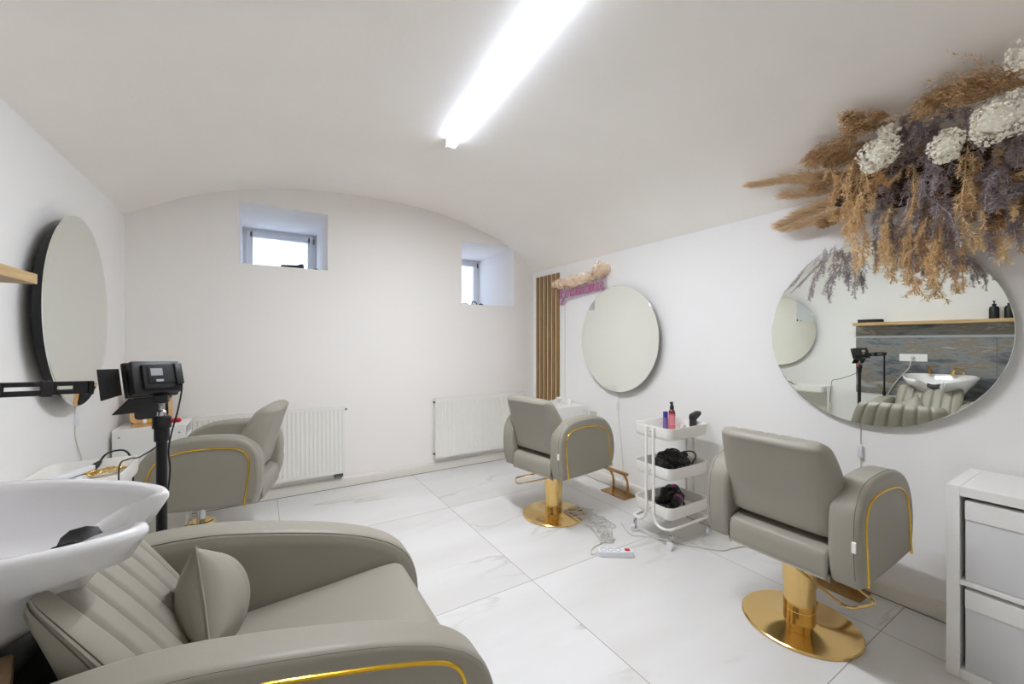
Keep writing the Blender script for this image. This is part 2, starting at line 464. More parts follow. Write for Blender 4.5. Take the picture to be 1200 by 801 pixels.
mirR = mirror(XR, .842, 1.397, .493, 1, 'round frameless mirror under the dried flowers, reflecting the basin')
mirM.rotation_euler = (0, 0, math.radians(-2)); mirM.location.x -= .016
def cord_with_switch(par, x, pts, zs, name='cord'):
    bm = bm_new(); tube(bm, cr(pts, 6), .0028, 6); c = link_bm('cord', bm, M['cord'], par, world=True)
    bm = bm_new(); y, z = zs; sgn = 1 if x < 0 else -1
    box(bm, (x, y-.011, z-.035), (x+sgn*.018, y+.011, z+.035), .005); link_bm('switch', bm, M['pvc'], c, world=True)
cord_with_switch(mirL, XL+.002, [(XL+.02, 3.06, 1.05), (XL+.012, 3.08, 1.0), (XL+.008, 3.1, .93), (XL+.006, 3.105, .85), (XL+.01, 3.13, .78), (XL+.016, 3.17, .68), (XL+.022, 3.15, .4), (XL+.022, 3.1, .1)], (3.1, .93))
cord_with_switch(mirM, XR-.002, [(XR-.02, 2.66, .91), (XR-.006, 2.67, .85), (XR-.006, 2.675, .7), (XR-.006, 2.64, .45), (XR-.022, 2.6, .2), (XR-.022, 2.6, .06)], (2.675, .755))
cord_with_switch(mirR, XR-.002, [(XR-.02, .89, .925), (XR-.006, .893, .88), (XR-.006, .893, .75), (XR-.006, .889, .5), (XR-.022, .88, .2), (XR-.022, .88, .05)], (.893, .75))

# ------------------------------------------------------------------ radiators
def radiator(x0, x1, z0, z1, yb, label):
    t = thing('radiator', label, 'radiator', ((x0+x1)/2, yb, z0))
    y0, y1 = yb-.075, yb-.02
    bm = bm_new()
    # corrugated front panel
    n = int((x1-x0-.03)/.0333); xs = []
    step = (x1-x0-.03)/n
    pr = []
    for k in range(n):
        xa = x0+.015+k*step
        for f, d in ((0, 0), (.18, 0), (.3, .005), (.7, .005), (.82, 0)): pr.append((xa+f*step, d))
    pr.append((x1-.015, 0))
    rows = []
    for z, amt in ((z0+.03, 0), (z0+.045, 1), (z1-.05, 1), (z1-.035, 0)):
        rows.append([Vector((x, y0+.002+d*amt, z)) for x, d in pr])
    loft(bm, rows, cap=False, closed=False)
    quad(bm, (x0, y0, z0), (x1, y0, z0), (x1-.015, y0+.002, z0+.03), (x0+.015, y0+.002, z0+.03))
    quad(bm, (x0, y0, z1), (x1, y0, z1), (x1-.015, y0+.002, z1-.035), (x0+.015, y0+.002, z1-.035))
    quad(bm, (x0, y0, z0), (x0, y0, z1), (x0+.015, y0+.002, z1-.035), (x0+.015, y0+.002, z0+.03))
    quad(bm, (x1, y0, z0), (x1, y0, z1), (x1-.015, y0+.002, z1-.035), (x1-.015, y0+.002, z0+.03))
    bmesh.ops.remove_doubles(bm, verts=bm.verts, dist=1e-5)
    link_bm('front_panel', bm, M['whitemetal'], t, world=True, smooth=25)
    for a, b in ((x0, x0+.004), (x1-.004, x1)):
        bm = bm_new(); box(bm, (a, y0, z0+.005), (b, y1, z1), .001); link_bm('side_panel', bm, M['whitemetal'], t, world=True)
    bm = bm_new()
    box(bm, (x0+.004, y0, z1-.004), (x1-.004, y0+.008, z1)); box(bm, (x0+.004, y1-.008, z1-.004), (x1-.004, y1, z1))
    k = x0+.02
    while k < x1-.02:
        box(bm, (k, y0+.008, z1-.005), (k+.012, y1-.008, z1-.002)); k += .024
    link_bm('top_grille', bm, M['whitemetal'], t, world=True, smooth=0)
    bm = bm_new(); box(bm, (x0+.01, y1-.015, z0+.01), (x1-.01, y1, z1-.02)); box(bm, (x0+.06, y1, z0+.1), (x0+.09, yb-.001, z1-.1)); box(bm, (x1-.09, y1, z0+.1), (x1-.06, yb-.001, z1-.1))
    link_bm('rear_panel', bm, M['whitemetal'], t, world=True)
    mt = Matrix.Rotation(PI/2, 4, 'Y')
    for nm, x, z, s in (('air_vent', x1, z1-.04, 1), ('drain_plug', x0, z0+.04, -1), ('air_vent', x0, z1-.04, -1)):
        bm = bm_new(); lathe(bm, [(.012, 0), (.012, .012), (.007, .014), (.007, .022)], seg=12, mtx=Matrix.Translation((x, y0+.03, z)) @ (mt if s > 0 else Matrix.Rotation(-PI/2, 4, 'Y')))
        link_bm(nm, bm, M['greyplastic'], t, world=True)
    bm = bm_new()
    for q in (-.075, -.025): tube(bm, [(x1+q, yb-.045, z0+.02), (x1+q, yb-.045, z0-.03), (x1+q, yb-.03, z0-.045), (x1+q, yb-.004, z0-.045)], .008, 8)
    box(bm, (x1-.088, yb-.06, z0-.035), (x1-.012, yb-.03, z0-.008), .004)
    link_bm('valve', bm, M['greyplastic'], t, world=True)
radiator(-.53, .655, .15, .77, YB-.0, 'white panel radiator under the left window, behind the left chair')
radiator(1.535, 2.64, .15, .765, YB-.0, 'white panel radiator on the back wall near the wood slats')

# ------------------------------------------------------------------ wood slats, neon sign
slat = thing('slat_panel', 'vertical oak slat panel on the right wall beside the back corner', 'wall panel', (XR, 3.76, .66))
ys = 3.965
for k in range(6):
    bm = bm_new(); y1 = 3.972-k*.0765; box(bm, (XR-.018, y1-.046, .66), (XR-.001, y1, 2.115), .002, 1)
    link_bm('slat', bm, M['slatwood'], slat, world=True)

sign = thing('neon_sign', 'pink script sign topped with peach tulle beside the wood slats', 'sign', (XR, 3.18, 1.82))
# single-line script: every letter a stroke on a unit grid (x advance, strokes)
GL = {
 'k': (.62, [[(.02, 0), (.1, .45), (.2, 1.0), (.12, 1.12), (.06, .95), (.08, .3), (.08, 0)], [(.08, .3), (.3, .52), (.38, .42), (.14, .28), (.4, .0), (.3, -.35), (.12, -.42), (.1, -.25), (.3, -.1), (.6, .1)]]),
 'e': (.42, [[(.0, .12), (.22, .28), (.3, .45), (.18, .52), (.06, .35), (.08, .1), (.22, .0), (.42, .14)]]),
 'r': (.4, [[(.0, .12), (.12, .5), (.16, .42), (.3, .44), (.28, .2), (.3, .03), (.4, .1)]]),
 'a': (.5, [[(.34, .42), (.2, .52), (.05, .3), (.12, .02), (.26, .1), (.35, .48), (.34, .08), (.5, .1)]]),
 't': (.36, [[(.0, .1), (.16, .5), (.22, .9), (.16, .5), (.16, .06), (.36, .1)], [(.02, .6), (.36, .64)]]),
 'i': (.26, [[(.0, .1), (.12, .5), (.1, .05), (.26, .1)], [(.13, .68), (.15, .7)]]),
 'n': (.54, [[(.0, .1), (.08, .5), (.08, 0), (.18, .42), (.3, .5), (.34, .3), (.34, .05), (.54, .1)]]),
 'o': (.44, [[(.26, .5), (.08, .4), (.06, .1), (.22, 0), (.34, .2), (.28, .48), (.34, .42), (.44, .42)]]),
 'm': (.74, [[(.0, .1), (.08, .5), (.08, 0), (.16, .42), (.28, .5), (.3, .0), (.4, .44), (.5, .5), (.54, .06), (.74, .1)]]),
}
word = 'keratinomee'
tot = sum(GL[c][0] for c in word); W = .69; sc = W/tot
bm = bm_new(); adv = 0
for c in word:
    for st in GL[c][1]:
        pts = [Vector((XR-.03, 3.50-(adv+p[0])*sc*.97, 1.82+.035*adv/tot+p[1]*sc*1.12)) for p in st]
        tube(bm, cr(pts, 4), .0052, 6)
    adv += GL[c][0]
link_bm('lettering', bm, M['pink'], sign, world=True)
bm = bm_new(); slab(bm, [(2.80, 1.845), (2.90, 1.835), (3.38, 1.79), (3.45, 1.74), (3.53, 1.75), (3.535, 2.0), (2.81, 2.01)], XR-.020, XR-.015, .001, 1, 'x'); link_bm('acrylic_board', bm, M['acrylic'], sign, world=True)
for y, z in ((2.86, 1.86), (3.46, 1.81), (2.86, 1.97), (3.48, 1.97)):
    bm = bm_new(); lathe(bm, [(.006, 0), (.006, .022)], seg=10, mtx=Matrix.Translation((XR-.024, y, z)) @ Matrix.Rotation(PI/2, 4, 'Y'))
    link_bm('standoff', bm, M['chrome'], sign, world=True)
bm = bm_new(); tube(bm, [(XR-.004, 3.45, 1.8), (XR-.004, 3.45, 1.3), (XR-.004, 3.45, .7)], .002, 6); link_bm('cord', bm, M['cord'], sign, world=True)
def tulle(bm, c, r, n):
    for _ in range(n):
        d = Vector((random.gauss(0, 1), random.gauss(0, 1), random.gauss(0, 1))).normalized()
        p = Vector(c)+d*r*random.uniform(.25, 1)
        a = d.orthogonal().normalized(); b = d.cross(a)
        t = random.uniform(0, 6.3); u = (a*math.cos(t)+b*math.sin(t)); v = d.cross(u)
        w = r*random.uniform(.35, .75)
        p1 = p+u*w+d*w*.3; p2 = p-u*w+d*w*.3; p3 = p+v*w+d*w*.5; p0 = p-v*w
        for tri in ((p0, p1, p3), (p0, p3, p2)):
            bm.faces.new([bm.verts.new(q) for q in tri])
bm = bm_new()
for y, z, r in ((2.83, 2.035, .06), (2.88, 2.03, .06), (2.93, 2.01, .05), (3.0, 1.985, .042), (3.06, 1.98, .042), (3.12, 1.975, .045), (3.19, 1.97, .045), (3.26, 1.965, .05), (3.33, 1.965, .055), (3.4, 1.97, .05), (3.47, 1.975, .05), (3.54, 1.975, .045)):
    tulle(bm, (XR-.055, y-.01, z+.006), r*1.12, 46)
link_bm('tulle_garland', bm, M['peach'], sign, world=True, smooth=0)

# ------------------------------------------------------------------ white drawer cabinets against the walls
def small_cabinet(x0, x1, y0, y1, h, front, label):
    """front: '+x' or '-x', the side the drawers face"""
    t = thing('drawer_cabinet', label, 'cabinet', ((x0+x1)/2, (y0+y1)/2, 0))
    s = 1 if front == '+x' else -1
    xf = x1 if s > 0 else x0; xb = x0 if s > 0 else x1
    bm = bm_new()
    for ya, yb_ in ((y0, y0+.018), (y1-.018, y1)): box(bm, (min(xb, xf-s*.0), ya, 0), (max(xb, xf), yb_, h-.018), .0015, 1)
    box(bm, (xb, y0+.018, .0), (xb+s*.012, y1-.018, h-.018)); box(bm, (min(xb, xf), y0+.018, .05), (max(xb, xf), y1-.018, .068))
    box(bm, (xf-s*.03, y0+.018, 0), (xf-s*.045, y1-.018, .05))
    link_bm('carcass', bm, M['white'], t, world=True)
    bm = bm_new(); box(bm, (min(xb, xf), y0, h-.018), (max(xb, xf), y1, h), .0015, 1); link_bm('top', bm, M['white'], t, world=True)
    nd = 4; hh = (h-.018-.068-.05)/nd
    for k in range(nd):
        bm = bm_new(); z = .07+k*hh
        box(bm, (xf-s*.018, y0+.021, z+.002), (xf-s*.001, y1-.021, z+hh-.018), .002, 1)
        d = link_bm('drawer_front', bm, M['white'], t, world=True)
    bm = bm_new(); box(bm, (xf-s*.03, y0+.02, h-.05), (xf-s*.022, y1-.02, h-.02)); link_bm('recess', bm, M['gap'], t, world=True, smooth=0)
    for xx in (min(x0, x1)+.035, max(x0, x1)-.035):
        bm = bm_new(); lathe(bm, [(.006, 0), (.006, .002)], seg=12, mtx=Matrix.Translation((xx, y0, h-.05)) @ Matrix.Rotation(PI/2, 4, 'X')); link_bm('screw_cap', bm, M['label'], t, world=True)
small_cabinet(2.385, XR-.02, 3.085, 3.55, .715, '-x', 'white drawer cabinet under the wood slats with small white ornaments on top')
small_cabinet(XL+.02, -.455, 3.66, 3.965, .765, '+x', 'white cabinet in the back left corner carrying the wooden framed panel')

# ornaments on the right cabinet
orn = thing('flower_ornament', 'small white flower ornament on the cabinet below the slats', 'ornament', (2.62, 3.3, .7155))
bm = bm_new()
lathe(bm, [(.03, 0), (.034, .006), (.02, .012)], seg=20)
link_bm('base', bm, M['white'], orn)
bm = bm_new()
for k in range(5):
    a = 2*PI*k/5
    for j in range(6):
        b = a+2*PI*j/6
        c = Vector((.032*math.cos(a), .032*math.sin(a), .038+.016*(k % 2)))
        t2 = bmesh.new(); bmesh.ops.create_icosphere(t2, subdivisions=1, radius=.014)
        merge(bm, t2, mtx=Matrix.Translation(c+Vector((.016*math.cos(b), .016*math.sin(b), .004))) @ Matrix.Diagonal((1, 1, .5, 1)))
    tube(bm, [(0, 0, .008), c], .003, 6)
link_bm('petals', bm, M['white'], orn, smooth=60)
cup = thing('ceramic_cup', 'small white cup beside the flower ornament on the slat-side cabinet', 'cup', (2.665, 3.21, .7155))
bm = bm_new(); lathe(bm, [(.018, 0), (.022, .004), (.025, .05), (.0235, .052), (.021, .046), (.018, .01)], seg=24); link_bm('body', bm, M['ceramic'], cup)

# framed panel on left cabinet
fr = thing('tabletop_frame', 'wooden tabletop frame with dark panel on the corner cabinet', 'frame', (-.665, 3.83, .7655), math.radians(18))
tilt = Matrix.Rotation(math.radians(-14), 4, 'X')
def fring(w, h, t, d0, d1): 
    bm = bm_new()
    P = rrect(-w/2, 0, w/2, h, .04, 6); Q = rrect(-w/2+t, t, w/2-t, h-t, .025, 6)
    rows = [[Vector((p[0], d0, p[1])) for p in P], [Vector((p[0], d1, p[1])) for p in P], [Vector((p[0], d1, p[1])) for p in Q], [Vector((p[0], d0, p[1])) for p in Q]]
    loft(bm, rows+[rows[0]], cap=False); bmesh.ops.remove_doubles(bm, verts=bm.verts, dist=1e-5)
    return bm
bm = fring(.235, .30, .024, -.012, .012); bmesh.ops.transform(bm, matrix=Matrix.Translation((0, 0, .012)) @ tilt, verts=bm.verts); link_bm('frame', bm, M['framewood'], fr)
bm = bm_new(); slab(bm, rrect(-.096, .022, .096, .278, .02), -.004, .006, .001, 1); bmesh.ops.transform(bm, matrix=Matrix.Translation((0, 0, .012)) @ tilt, verts=bm.verts); link_bm('panel', bm, M['matblack'], fr)
bm = bm_new(); slab(bm, rrect(-.12, -.105, .12, .0, .045), 0, .014, .004, 2, 'z'); link_bm('tray', bm, M['framewood'], fr)
bm = bm_new(); slab(bm, [(.012, .002), (.1, .002), (.1, .06), (.035, .12)], -.1, -.085, .001, 1, 'x'); slab(bm, [(.012, .002), (.1, .002), (.1, .06), (.035, .12)], .085, .1, .001, 1, 'x'); link_bm('rear_support', bm, M['darkwood'], fr)
clip = thing('hair_clip', 'yellow and white hair clip lying on the wooden frame tray', 'hair clip', (-.635, 3.77, .7805), math.radians(10))
bm = bm_new(); slab(bm, rrect(-.045, -.011, .02, .011, .008), 0, .02, .004, 2, 'z'); link_bm('body', bm, M['yellow'], clip)
bm = bm_new(); slab(bm, rrect(-.068, -.013, -.046, .013, .008), 0, .03, .005, 2, 'z'); link_bm('grip', bm, M['white'], clip)

# ------------------------------------------------------------------ cube shelf at the right
X0, Y0s, Y1s = 2.39, .065, .482
shelf = thing('cube_shelf', 'white cube shelf unit with two pale boxes beside the right wall', 'shelving', (2.585, .27, 0))
bm = bm_new(); box(bm, (X0, Y1s-.038, .0), (XR-.03, Y1s, .77), .0012, 1); link_bm('side_panel', bm, M['white'], shelf, world=True)
bm = bm_new(); box(bm, (X0, Y0s, .0), (XR-.03, Y0s+.038, .77), .0012, 1); link_bm('side_panel', bm, M['white'], shelf, world=True)
for z0, z1, nm in ((.0, .038, 'bottom_panel'), (.377, .395, 'shelf_board'), (.732, .77, 'top_panel')):
    bm = bm_new(); box(bm, (X0, Y0s+.0385, z0), (XR-.03, Y1s-.0385, z1), .0012, 1); link_bm(nm, bm, M['white'], shelf, world=True)
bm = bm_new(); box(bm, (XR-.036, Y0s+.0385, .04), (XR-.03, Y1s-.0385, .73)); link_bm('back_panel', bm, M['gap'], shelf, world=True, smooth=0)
for zb, zt, lab in ((.3955, .716, 'pale storage box with white lip in the upper cube of the shelf'), (.0385, .362, 'pale storage box with white lip in the lower cube of the shelf')):
    b = thing('storage_box', lab, 'box', (2.57, .27, zb), 0, 'storage boxes in the cube shelf')
    ya, yb_ = Y0s+.05, Y1s-.051
    bm = bm_new(); xf = X0+.012
    box(bm, (xf, ya, zb+.0005), (2.74, yb_, zt-.07), .004)
    box(bm, (xf+.012, ya, zt-.075), (2.74, yb_, zt-.01), .004); link_bm('body', bm, M['grey'], b, world=True)
    bm = bm_new()
    pr = [(xf-.004, zt-.075), (xf-.006, zt-.06), (xf-.004, zt-.004), (xf+.004, zt), (xf+.02, zt), (xf+.02, zt-.075)]
    slab(bm, pr, ya, yb_, .0015, 2); link_bm('lip', bm, M['white'], b, world=True)

# ------------------------------------------------------------------ styling chairs
def cushion_back(bm, rows, n=57, grooves=(), gdepth=.008, gw=.006, scal=.0, exp=6):
    """rows: (front x, front z, rear x, rear z, half width). closed upholstered back with vertical channels on its front"""
    rings = []
    for fx, fz, rx, rz, w in rows:
        F = Vector((fx, 0, fz)); Rr = Vector((rx, 0, rz)); mid = (F+Rr)/2
        th = (F-Rr).length; nd = (F-Rr).normalized() if th > 1e-6 else Vector((1, 0, 0))
        ring = []
        for k in range(n):
            u = -1+2*k/(n-1); fr_ = max(0, (1-abs(u)**exp))**.5
            d = 0
            if th > .03:
                for g in grooves:
                    d -= gdepth*math.exp(-((u-g)*w/gw)**2)
            p = mid+(F-mid)*fr_+nd*d*fr_; ring.append(Vector((p.x, u*w, p.z)))
        for k in range(n-2, 0, -1):
            u = -1+2*k/(n-1); fr_ = max(0, (1-abs(u)**exp))**.5
            p = mid+(Rr-mid)*fr_; ring.append(Vector((p.x, u*w, p.z)))
        rings.append(ring)
    loft(bm, rings)

def interp_rows(ctrl, n):
    pts = cr([Vector((a[0], a[1], a[2])) for a in ctrl], n); pts2 = cr([Vector((a[3], a[4], 0)) for a in ctrl], n)
    return [(p.x, p.y, p.z, q.x, q.y) for p, q in zip(pts, pts2)]

def arm_profile_styling():
    # (s from the front, z) as seen from the side; local x = .325 - s
    P = [(.0, .385), (-.034, .45), (-.042, .56), (-.012, .667), (.05, .742), (.127, .78), (.223, .796), (.321, .799), (.44, .79), (.515, .762), (.56, .71), (.58, .65), (.584, .53), (.572, .44), (.555, .385)]
    top = cr([(a, b, 0) for a, b in P], 4)
    prof = [(.325-p.x, p.y) for p in top]
    for k in range(1, 12): 
        t = k/12; prof.append((prof_end(prof, P, t), .385-.006*math.sin(PI*t)))
    return prof
def prof_end(prof, P, t): return .325-(.555+(0-.555)*t)
G0 = [(.0, .384), (.012, .46), (.03, .57), (.06, .655), (.127, .703), (.223, .727), (.371, .733), (.47, .718), (.515, .68), (.527, .62), (.515, .5), (.5, .384)]

def make_styling():
    t = thing('styling_chair', '', 'chair', (0, 0, 0))
    # pedestal: round plate, column
    bm = bm_new(); lathe(bm, [(.238, 0), (.241, .004), (.241, .010), (.236, .014), (.08, .016), (.07, .02)], seg=72); link_bm('base_plate', bm, M['gold'], t, smooth=30)
    bm = bm_new(); lathe(bm, [(.066, .016), (.066, .075), (.0645, .077), (.066, .079), (.066, .20)], seg=48); link_bm('column', bm, M['gold'], t, smooth=30)
    bm = bm_new(); lathe(bm, [(.0665, .19), (.0695, .192), (.0695, .345), (.06, .352)], seg=48); link_bm('column_sleeve', bm, M['gold'], t, smooth=30)
    bm = bm_new(); lathe(bm, [(.024, .19), (.024, .40)], seg=24); box(bm, (-.11, -.11, .378), (.13, .11, .39), .003); link_bm('seat_mount', bm, M['chrome'], t)
    # pump lever (a loop to one side)
    bm = bm_new()
    tube(bm, cr([(-.03, .085, .325), (.04, .085, .315), (.12, .08, .295), (.25, .078, .27), (.285, .066, .266), (.295, .04, .266), (.295, -.04, .266), (.285, -.066, .266), (.25, -.078, .27), (.12, -.08, .295), (.04, -.085, .315), (-.03, -.085, .325)], 5), .006, 8)
    lev = link_bm('pump_lever', bm, M['gold'], t)
    bm = bm_new(); lathe(bm, [(.012, -.1), (.012, .1)], seg=14, mtx=Matrix.Translation((-.0, 0, .325)) @ Matrix.Rotation(PI/2, 4, 'X')); link_bm('pivot', bm, M['rubber'], lev)
    # arms
    prof = arm_profile_styling()
    for s in (-1, 1):
        bm = bm_new(); ya, yb_ = sorted((s*.207, s*.316))
        slab(bm, prof, ya, yb_, .022, 5); arm = link_bm('armrest', bm, M['leather'], t, smooth=50)
        bm = bm_new(); tube(bm, [Vector((.325-p.x, s*.3165, p.y)) for p in cr([(a, b, 0) for a, b in G0], 6)], .0048, 8); link_bm('gold_piping', bm, M['pipe'], arm)
        bm = bm_new()
        for yy in (s*.2955, ):
            off = inset_poly(prof[:57], .0005)
            tube(bm, [Vector((p[0], yy, p[1])) for p in off[3:-3]], .0013, 5)
        link_bm('seam', bm, M['seam'], arm)
    # seat and rear box
    bm = bm_new()
    pr = cr([(-.22, .378, 0), (-.245, .385, 0), (-.248, .43, 0), (-.242, .475, 0), (-.215, .498, 0), (-.1, .52, 0), (.1, .545, 0), (.3, .55, 0), (.37, .535, 0), (.385, .49, 0), (.38, .42, 0), (.36, .385, 0), (.3, .378, 0), (.05, .378, 0)], 4, True)
    slab(bm, [(p.x, p.y) for p in pr], -.205, .205, .016, 4); link_bm('seat', bm, M['leather'], t, smooth=50)
    # backrest with seven channels
    ctrl = [(-.10, .532, -.15, .53, .20), (-.07, .54, -.205, .536, .228), (-.062, .58, -.222, .575, .236), (-.075, .68, -.242, .66, .24), (-.105, .765, -.266, .74, .242), (-.15, .845, -.29, .82, .236), (-.19, .905, -.312, .885, .226), (-.222, .93, -.322, .912, .216), (-.256, .941, -.306, .934, .20)]
    bm = bm_new(); gr = [-.714+.2857*k for k in range(6)]
    cushion_back(bm, interp_rows(ctrl, 4), 85, gr, .012, .008, exp=7); bk = link_bm('backrest', bm, M['leather'], t, smooth=50)
    # white care tag on the right arm's rear edge
    bm = bm_new(); box(bm, (-.2635, -.304, .535), (-.2565, -.29, .578), .0008, 1); link_bm('care_tag', bm, M['white'], t)
    return t, lev
def find(t, n):
    return [c for c in t.children if c.name.split('.')[0] == n][0]
chairC, _ = make_styling()
chairC['label'] = 'grey styling chair on gold base facing the mirror under the dried flowers'
chairs = [(chairC, (2.205, .937), 0., 0)]
chairB = copy_tree(chairC); chairB['label'] = 'grey styling chair on gold base beside the trolley, facing the mirror near the slats'
chairA = copy_tree(chairC); chairA['label'] = 'grey styling chair seen from its side in front of the left radiator'
def place(ch, x, y, deg, lever_deg):
    ch.location = (x, y, 0); ch.rotation_euler = (0, 0, math.radians(deg))
    find(ch, 'pump_lever').rotation_euler = (0, 0, math.radians(lever_deg-deg))
    ch['group'] = 'grey and gold styling chairs'
place(chairC, 2.205, .937, 0, 250)
place(chairB, 1.953, 2.543, 8.5, 150)
place(chairA, -.18, 3.22, 166, 215)
find(chairA, 'column_sleeve').scale.z = .6        # seat pumped up: the piston shows
for n in ('column_sleeve', 'column', 'base_plate', 'pump_lever', 'seat_mount'): find(chairA, n).location.x += .15
find(chairA, 'pump_lever').location.z -= .14

# gold footrests on the floor by the right wall
def footrest(x, y, label):
    t = thing('footrest', label, 'footrest', (x, y, 0), 0, 'gold footrests along the right wall')
    bm = bm_new(); slab(bm, rrect(-.085, -.145, .075, .145, .012), 0, .006, .0015, 2, 'z'); link_bm('plate', bm, M['goldb'], t)
    for s in (-1, 1):
        bm = bm_new(); tube(bm, cr([(.02, s*.085, .004), (.024, s*.085, .07), (.015, s*.085, .13), (-.02, s*.085, .19), (-.05, s*.085, .205)], 5), .0105, 10); link_bm('post', bm, M['goldb'], t)
    bm = bm_new(); slab(bm, rrect(-.072, .203, -.035, .226, .009, 3), -.15, .15, .003, 2); link_bm('foot_bar', bm, M['goldb'], t)
    return t
footrest(2.715, 2.585, 'gold footrest by the right wall beside the white trolley')
footrest(2.715, .985, 'gold footrest mostly hidden behind the nearest styling chair base')

# ------------------------------------------------------------------ trolleys
def trolley(label):
    """long side along x (.42), three trays, two bent-tube side frames, four castors"""
    t = thing('trolley', label, 'trolley', (0, 0, 0))
    hx, hy = .205, .158
    for zb, zt in ((.70, .782), (.438, .52), (.18, .264)):
        bm = bm_new(); rings = []
        for d, z in ((.035, zb), (.012, zb), (.004, zb+.006), (0, zb+.02), (-.004, zt-.004), (-.004, zt), (.0, zt), (.003, zt-.004), (.005, zb+.02), (.012, zb+.01), (.04, zb+.008)):
            rings.append([Vector((p[0], p[1], z)) for p in rrect(-hx+d, -hy+d, hx-d, hy-d, .05-max(0, d*.6), 6)])
        loft(bm, rings); tr = link_bm('tray', bm, M['whitemetal'], t, smooth=45)
        bm = bm_new()
        for s in (-1, 1): lathe(bm, [(.005, 0), (.005, .003)], seg=10, mtx=Matrix.Translation((s*(hx+.004), 0, (zb+zt)/2)) @ Matrix.Rotation(s*PI/2, 4, 'Y'))
        link_bm('screw', bm, M['label'], tr)
    for s in (-1, 1):
        bm = bm_new(); X = hx+.012; y = .030*s; Y = (hy-.01)*s
        pts = [(-X, y, .775), (-X, y, .2)]+[(-X, y+(.06*s)*(1-math.cos(a)), .2-.075*math.sin(a)) for a in (.4, .8, 1.2, 1.57)]
        pts += [(-X, Y-.03*s, .125), (-X+.008, Y-.01*s, .125), (-X+.03, Y, .125)]
        pts += [(-a, b, c) for a, b, c in reversed(pts)]
        tube(bm, pts, .0095, 10); link_bm('frame', bm, M['whitemetal'], t, smooth=60)
    for sx in (-1, 1):
        for sy in (-1, 1):
            cx, cy = sx*.185, sy*.15
            bm = bm_new(); mt = Matrix.Translation((cx+.014*sx, cy, .026)) @ Matrix.Rotation(sx*1.1+sy*.6, 4, 'Z') @ Matrix.Rotation(PI/2, 4, 'X')
            lathe(bm, [(.012, -.009), (.024, -.009), (.026, -.006), (.026, .006), (.024, .009), (.012, .009)], seg=24, mtx=mt)
            c = link_bm('castor', bm, M['pvc'], t)
            bm = bm_new(); mt2 = Matrix.Translation((cx+.007*sx, cy, 0)) @ Matrix.Rotation(sx*1.1+sy*.6, 4, 'Z')
            for q in (-.013, .011): box(bm, (-.008, q, .024), (.008, q+.002, .085), .0008, 1, mtx=mt2)
            box(bm, (-.01, -.013, .083), (.01, .013, .088), mtx=mt2); lathe(bm, [(.006, .086), (.006, .118)], (cx, cy, 0), 10)
            link_bm('fork', bm, M['chrome'], c)
    return t
trA = trolley('white three-tier trolley by the right wall with bottles and black cables')
trA.location = (2.462, 1.852, 0); trA.rotation_euler = (0, 0, math.radians(-1))
trB = copy_tree(trA); trB['label'] = 'white tray trolley by the left wall holding a straightener and gold clips'
trB.location = (-.675, 2.52, 0); trB.rotation_euler = (0, 0, PI/2)
for q in (trA, trB): q['group'] = 'white trolleys'

# bottles and tool on the top tray
def zt(k): return (.7085, .4465, .1885)[k]
t = thing('spray_bottle', 'pink spray bottle with black nozzle on the trolley', 'bottle', (2.585, 1.935, zt(0)))
bm = bm_new(); lathe(bm, [(.021, 0), (.0245, .003), (.0245, .115), (.0215, .128)], seg=24); link_bm('body', bm, M['amber'], t)
bm = bm_new(); lathe(bm, [(.0248, .114), (.0235, .122), (.021, .132), (.013, .143), (.013, .148)], seg=24); link_bm('shoulder', bm, M['darkred'], t)
bm = bm_new(); lathe(bm, [(.0145, .146), (.0145, .168), (.01, .173), (.009, .185), (.007, .2)], seg=20); box(bm, (-.02, -.006, .186), (.008, .006, .198), .003); link_bm('nozzle', bm, M['black'], t)
bm = bm_new(); lathe(bm, [(.0247, .03), (.0247, .1)], seg=24, capb=False, capt=False); link_bm('label_band', bm, M['magenta'] if False else mat('rose_label', (216, 130, 140), .4), t)
t = thing('small_bottle', 'small purple bottle beside the pink spray bottle on the trolley', 'bottle', (2.545, 1.96, zt(0)))
bm = bm_new(); slab(bm, rrect(-.018, -.013, .018, .013, .008), 0, .082, .004, 2, 'z'); link_bm('body', bm, M['lilac'], t)
bm = bm_new(); slab(bm, rrect(-.016, -.012, .016, .012, .007), .082, .128, .003, 2, 'z'); link_bm('cap', bm, M['purple'], t)
t = thing('hair_clipper', 'black hair clipper leaning at the right end of the trolley top tray', 'hair clipper', (2.625, 1.79, zt(0)), math.radians(15))
bm = bm_new(); slab(bm, rrect(-.022, -.02, .022, .02, .01), 0, .092, .004, 2, 'z'); link_bm('handle', bm, M['black'], t)
bm = bm_new(); slab(bm, [(-.022, .088), (.0, .080), (.105, .108), (.112, .12), (.105, .136), (-.01, .128), (-.024, .112)], -.021, .021, .006, 3); link_bm('head', bm, M['matblack'], t)
bm = bm_new(); box(bm, (-.0225, -.02, .0), (.0225, .02, .012), .002); link_bm('band', bm, M['label'], t)
bag = thing('clear_pouch', 'crumpled clear pouch behind the pink bottle on the trolley', 'pouch', (2.62, 1.87, zt(0)))
bm = bm_new(); t2 = bmesh.new(); bmesh.ops.create_icosphere(t2, subdivisions=3, radius=1)
for v in t2.verts:
    k = 1+random.uniform(-.1, .1); v.co = Vector((v.co.x*.028*k, v.co.y*.02*k, .021+v.co.z*.021*k))
merge(bm, t2); link_bm('body', bm, mat('pale_film', (212, 204, 204), .15), bag, smooth=20)

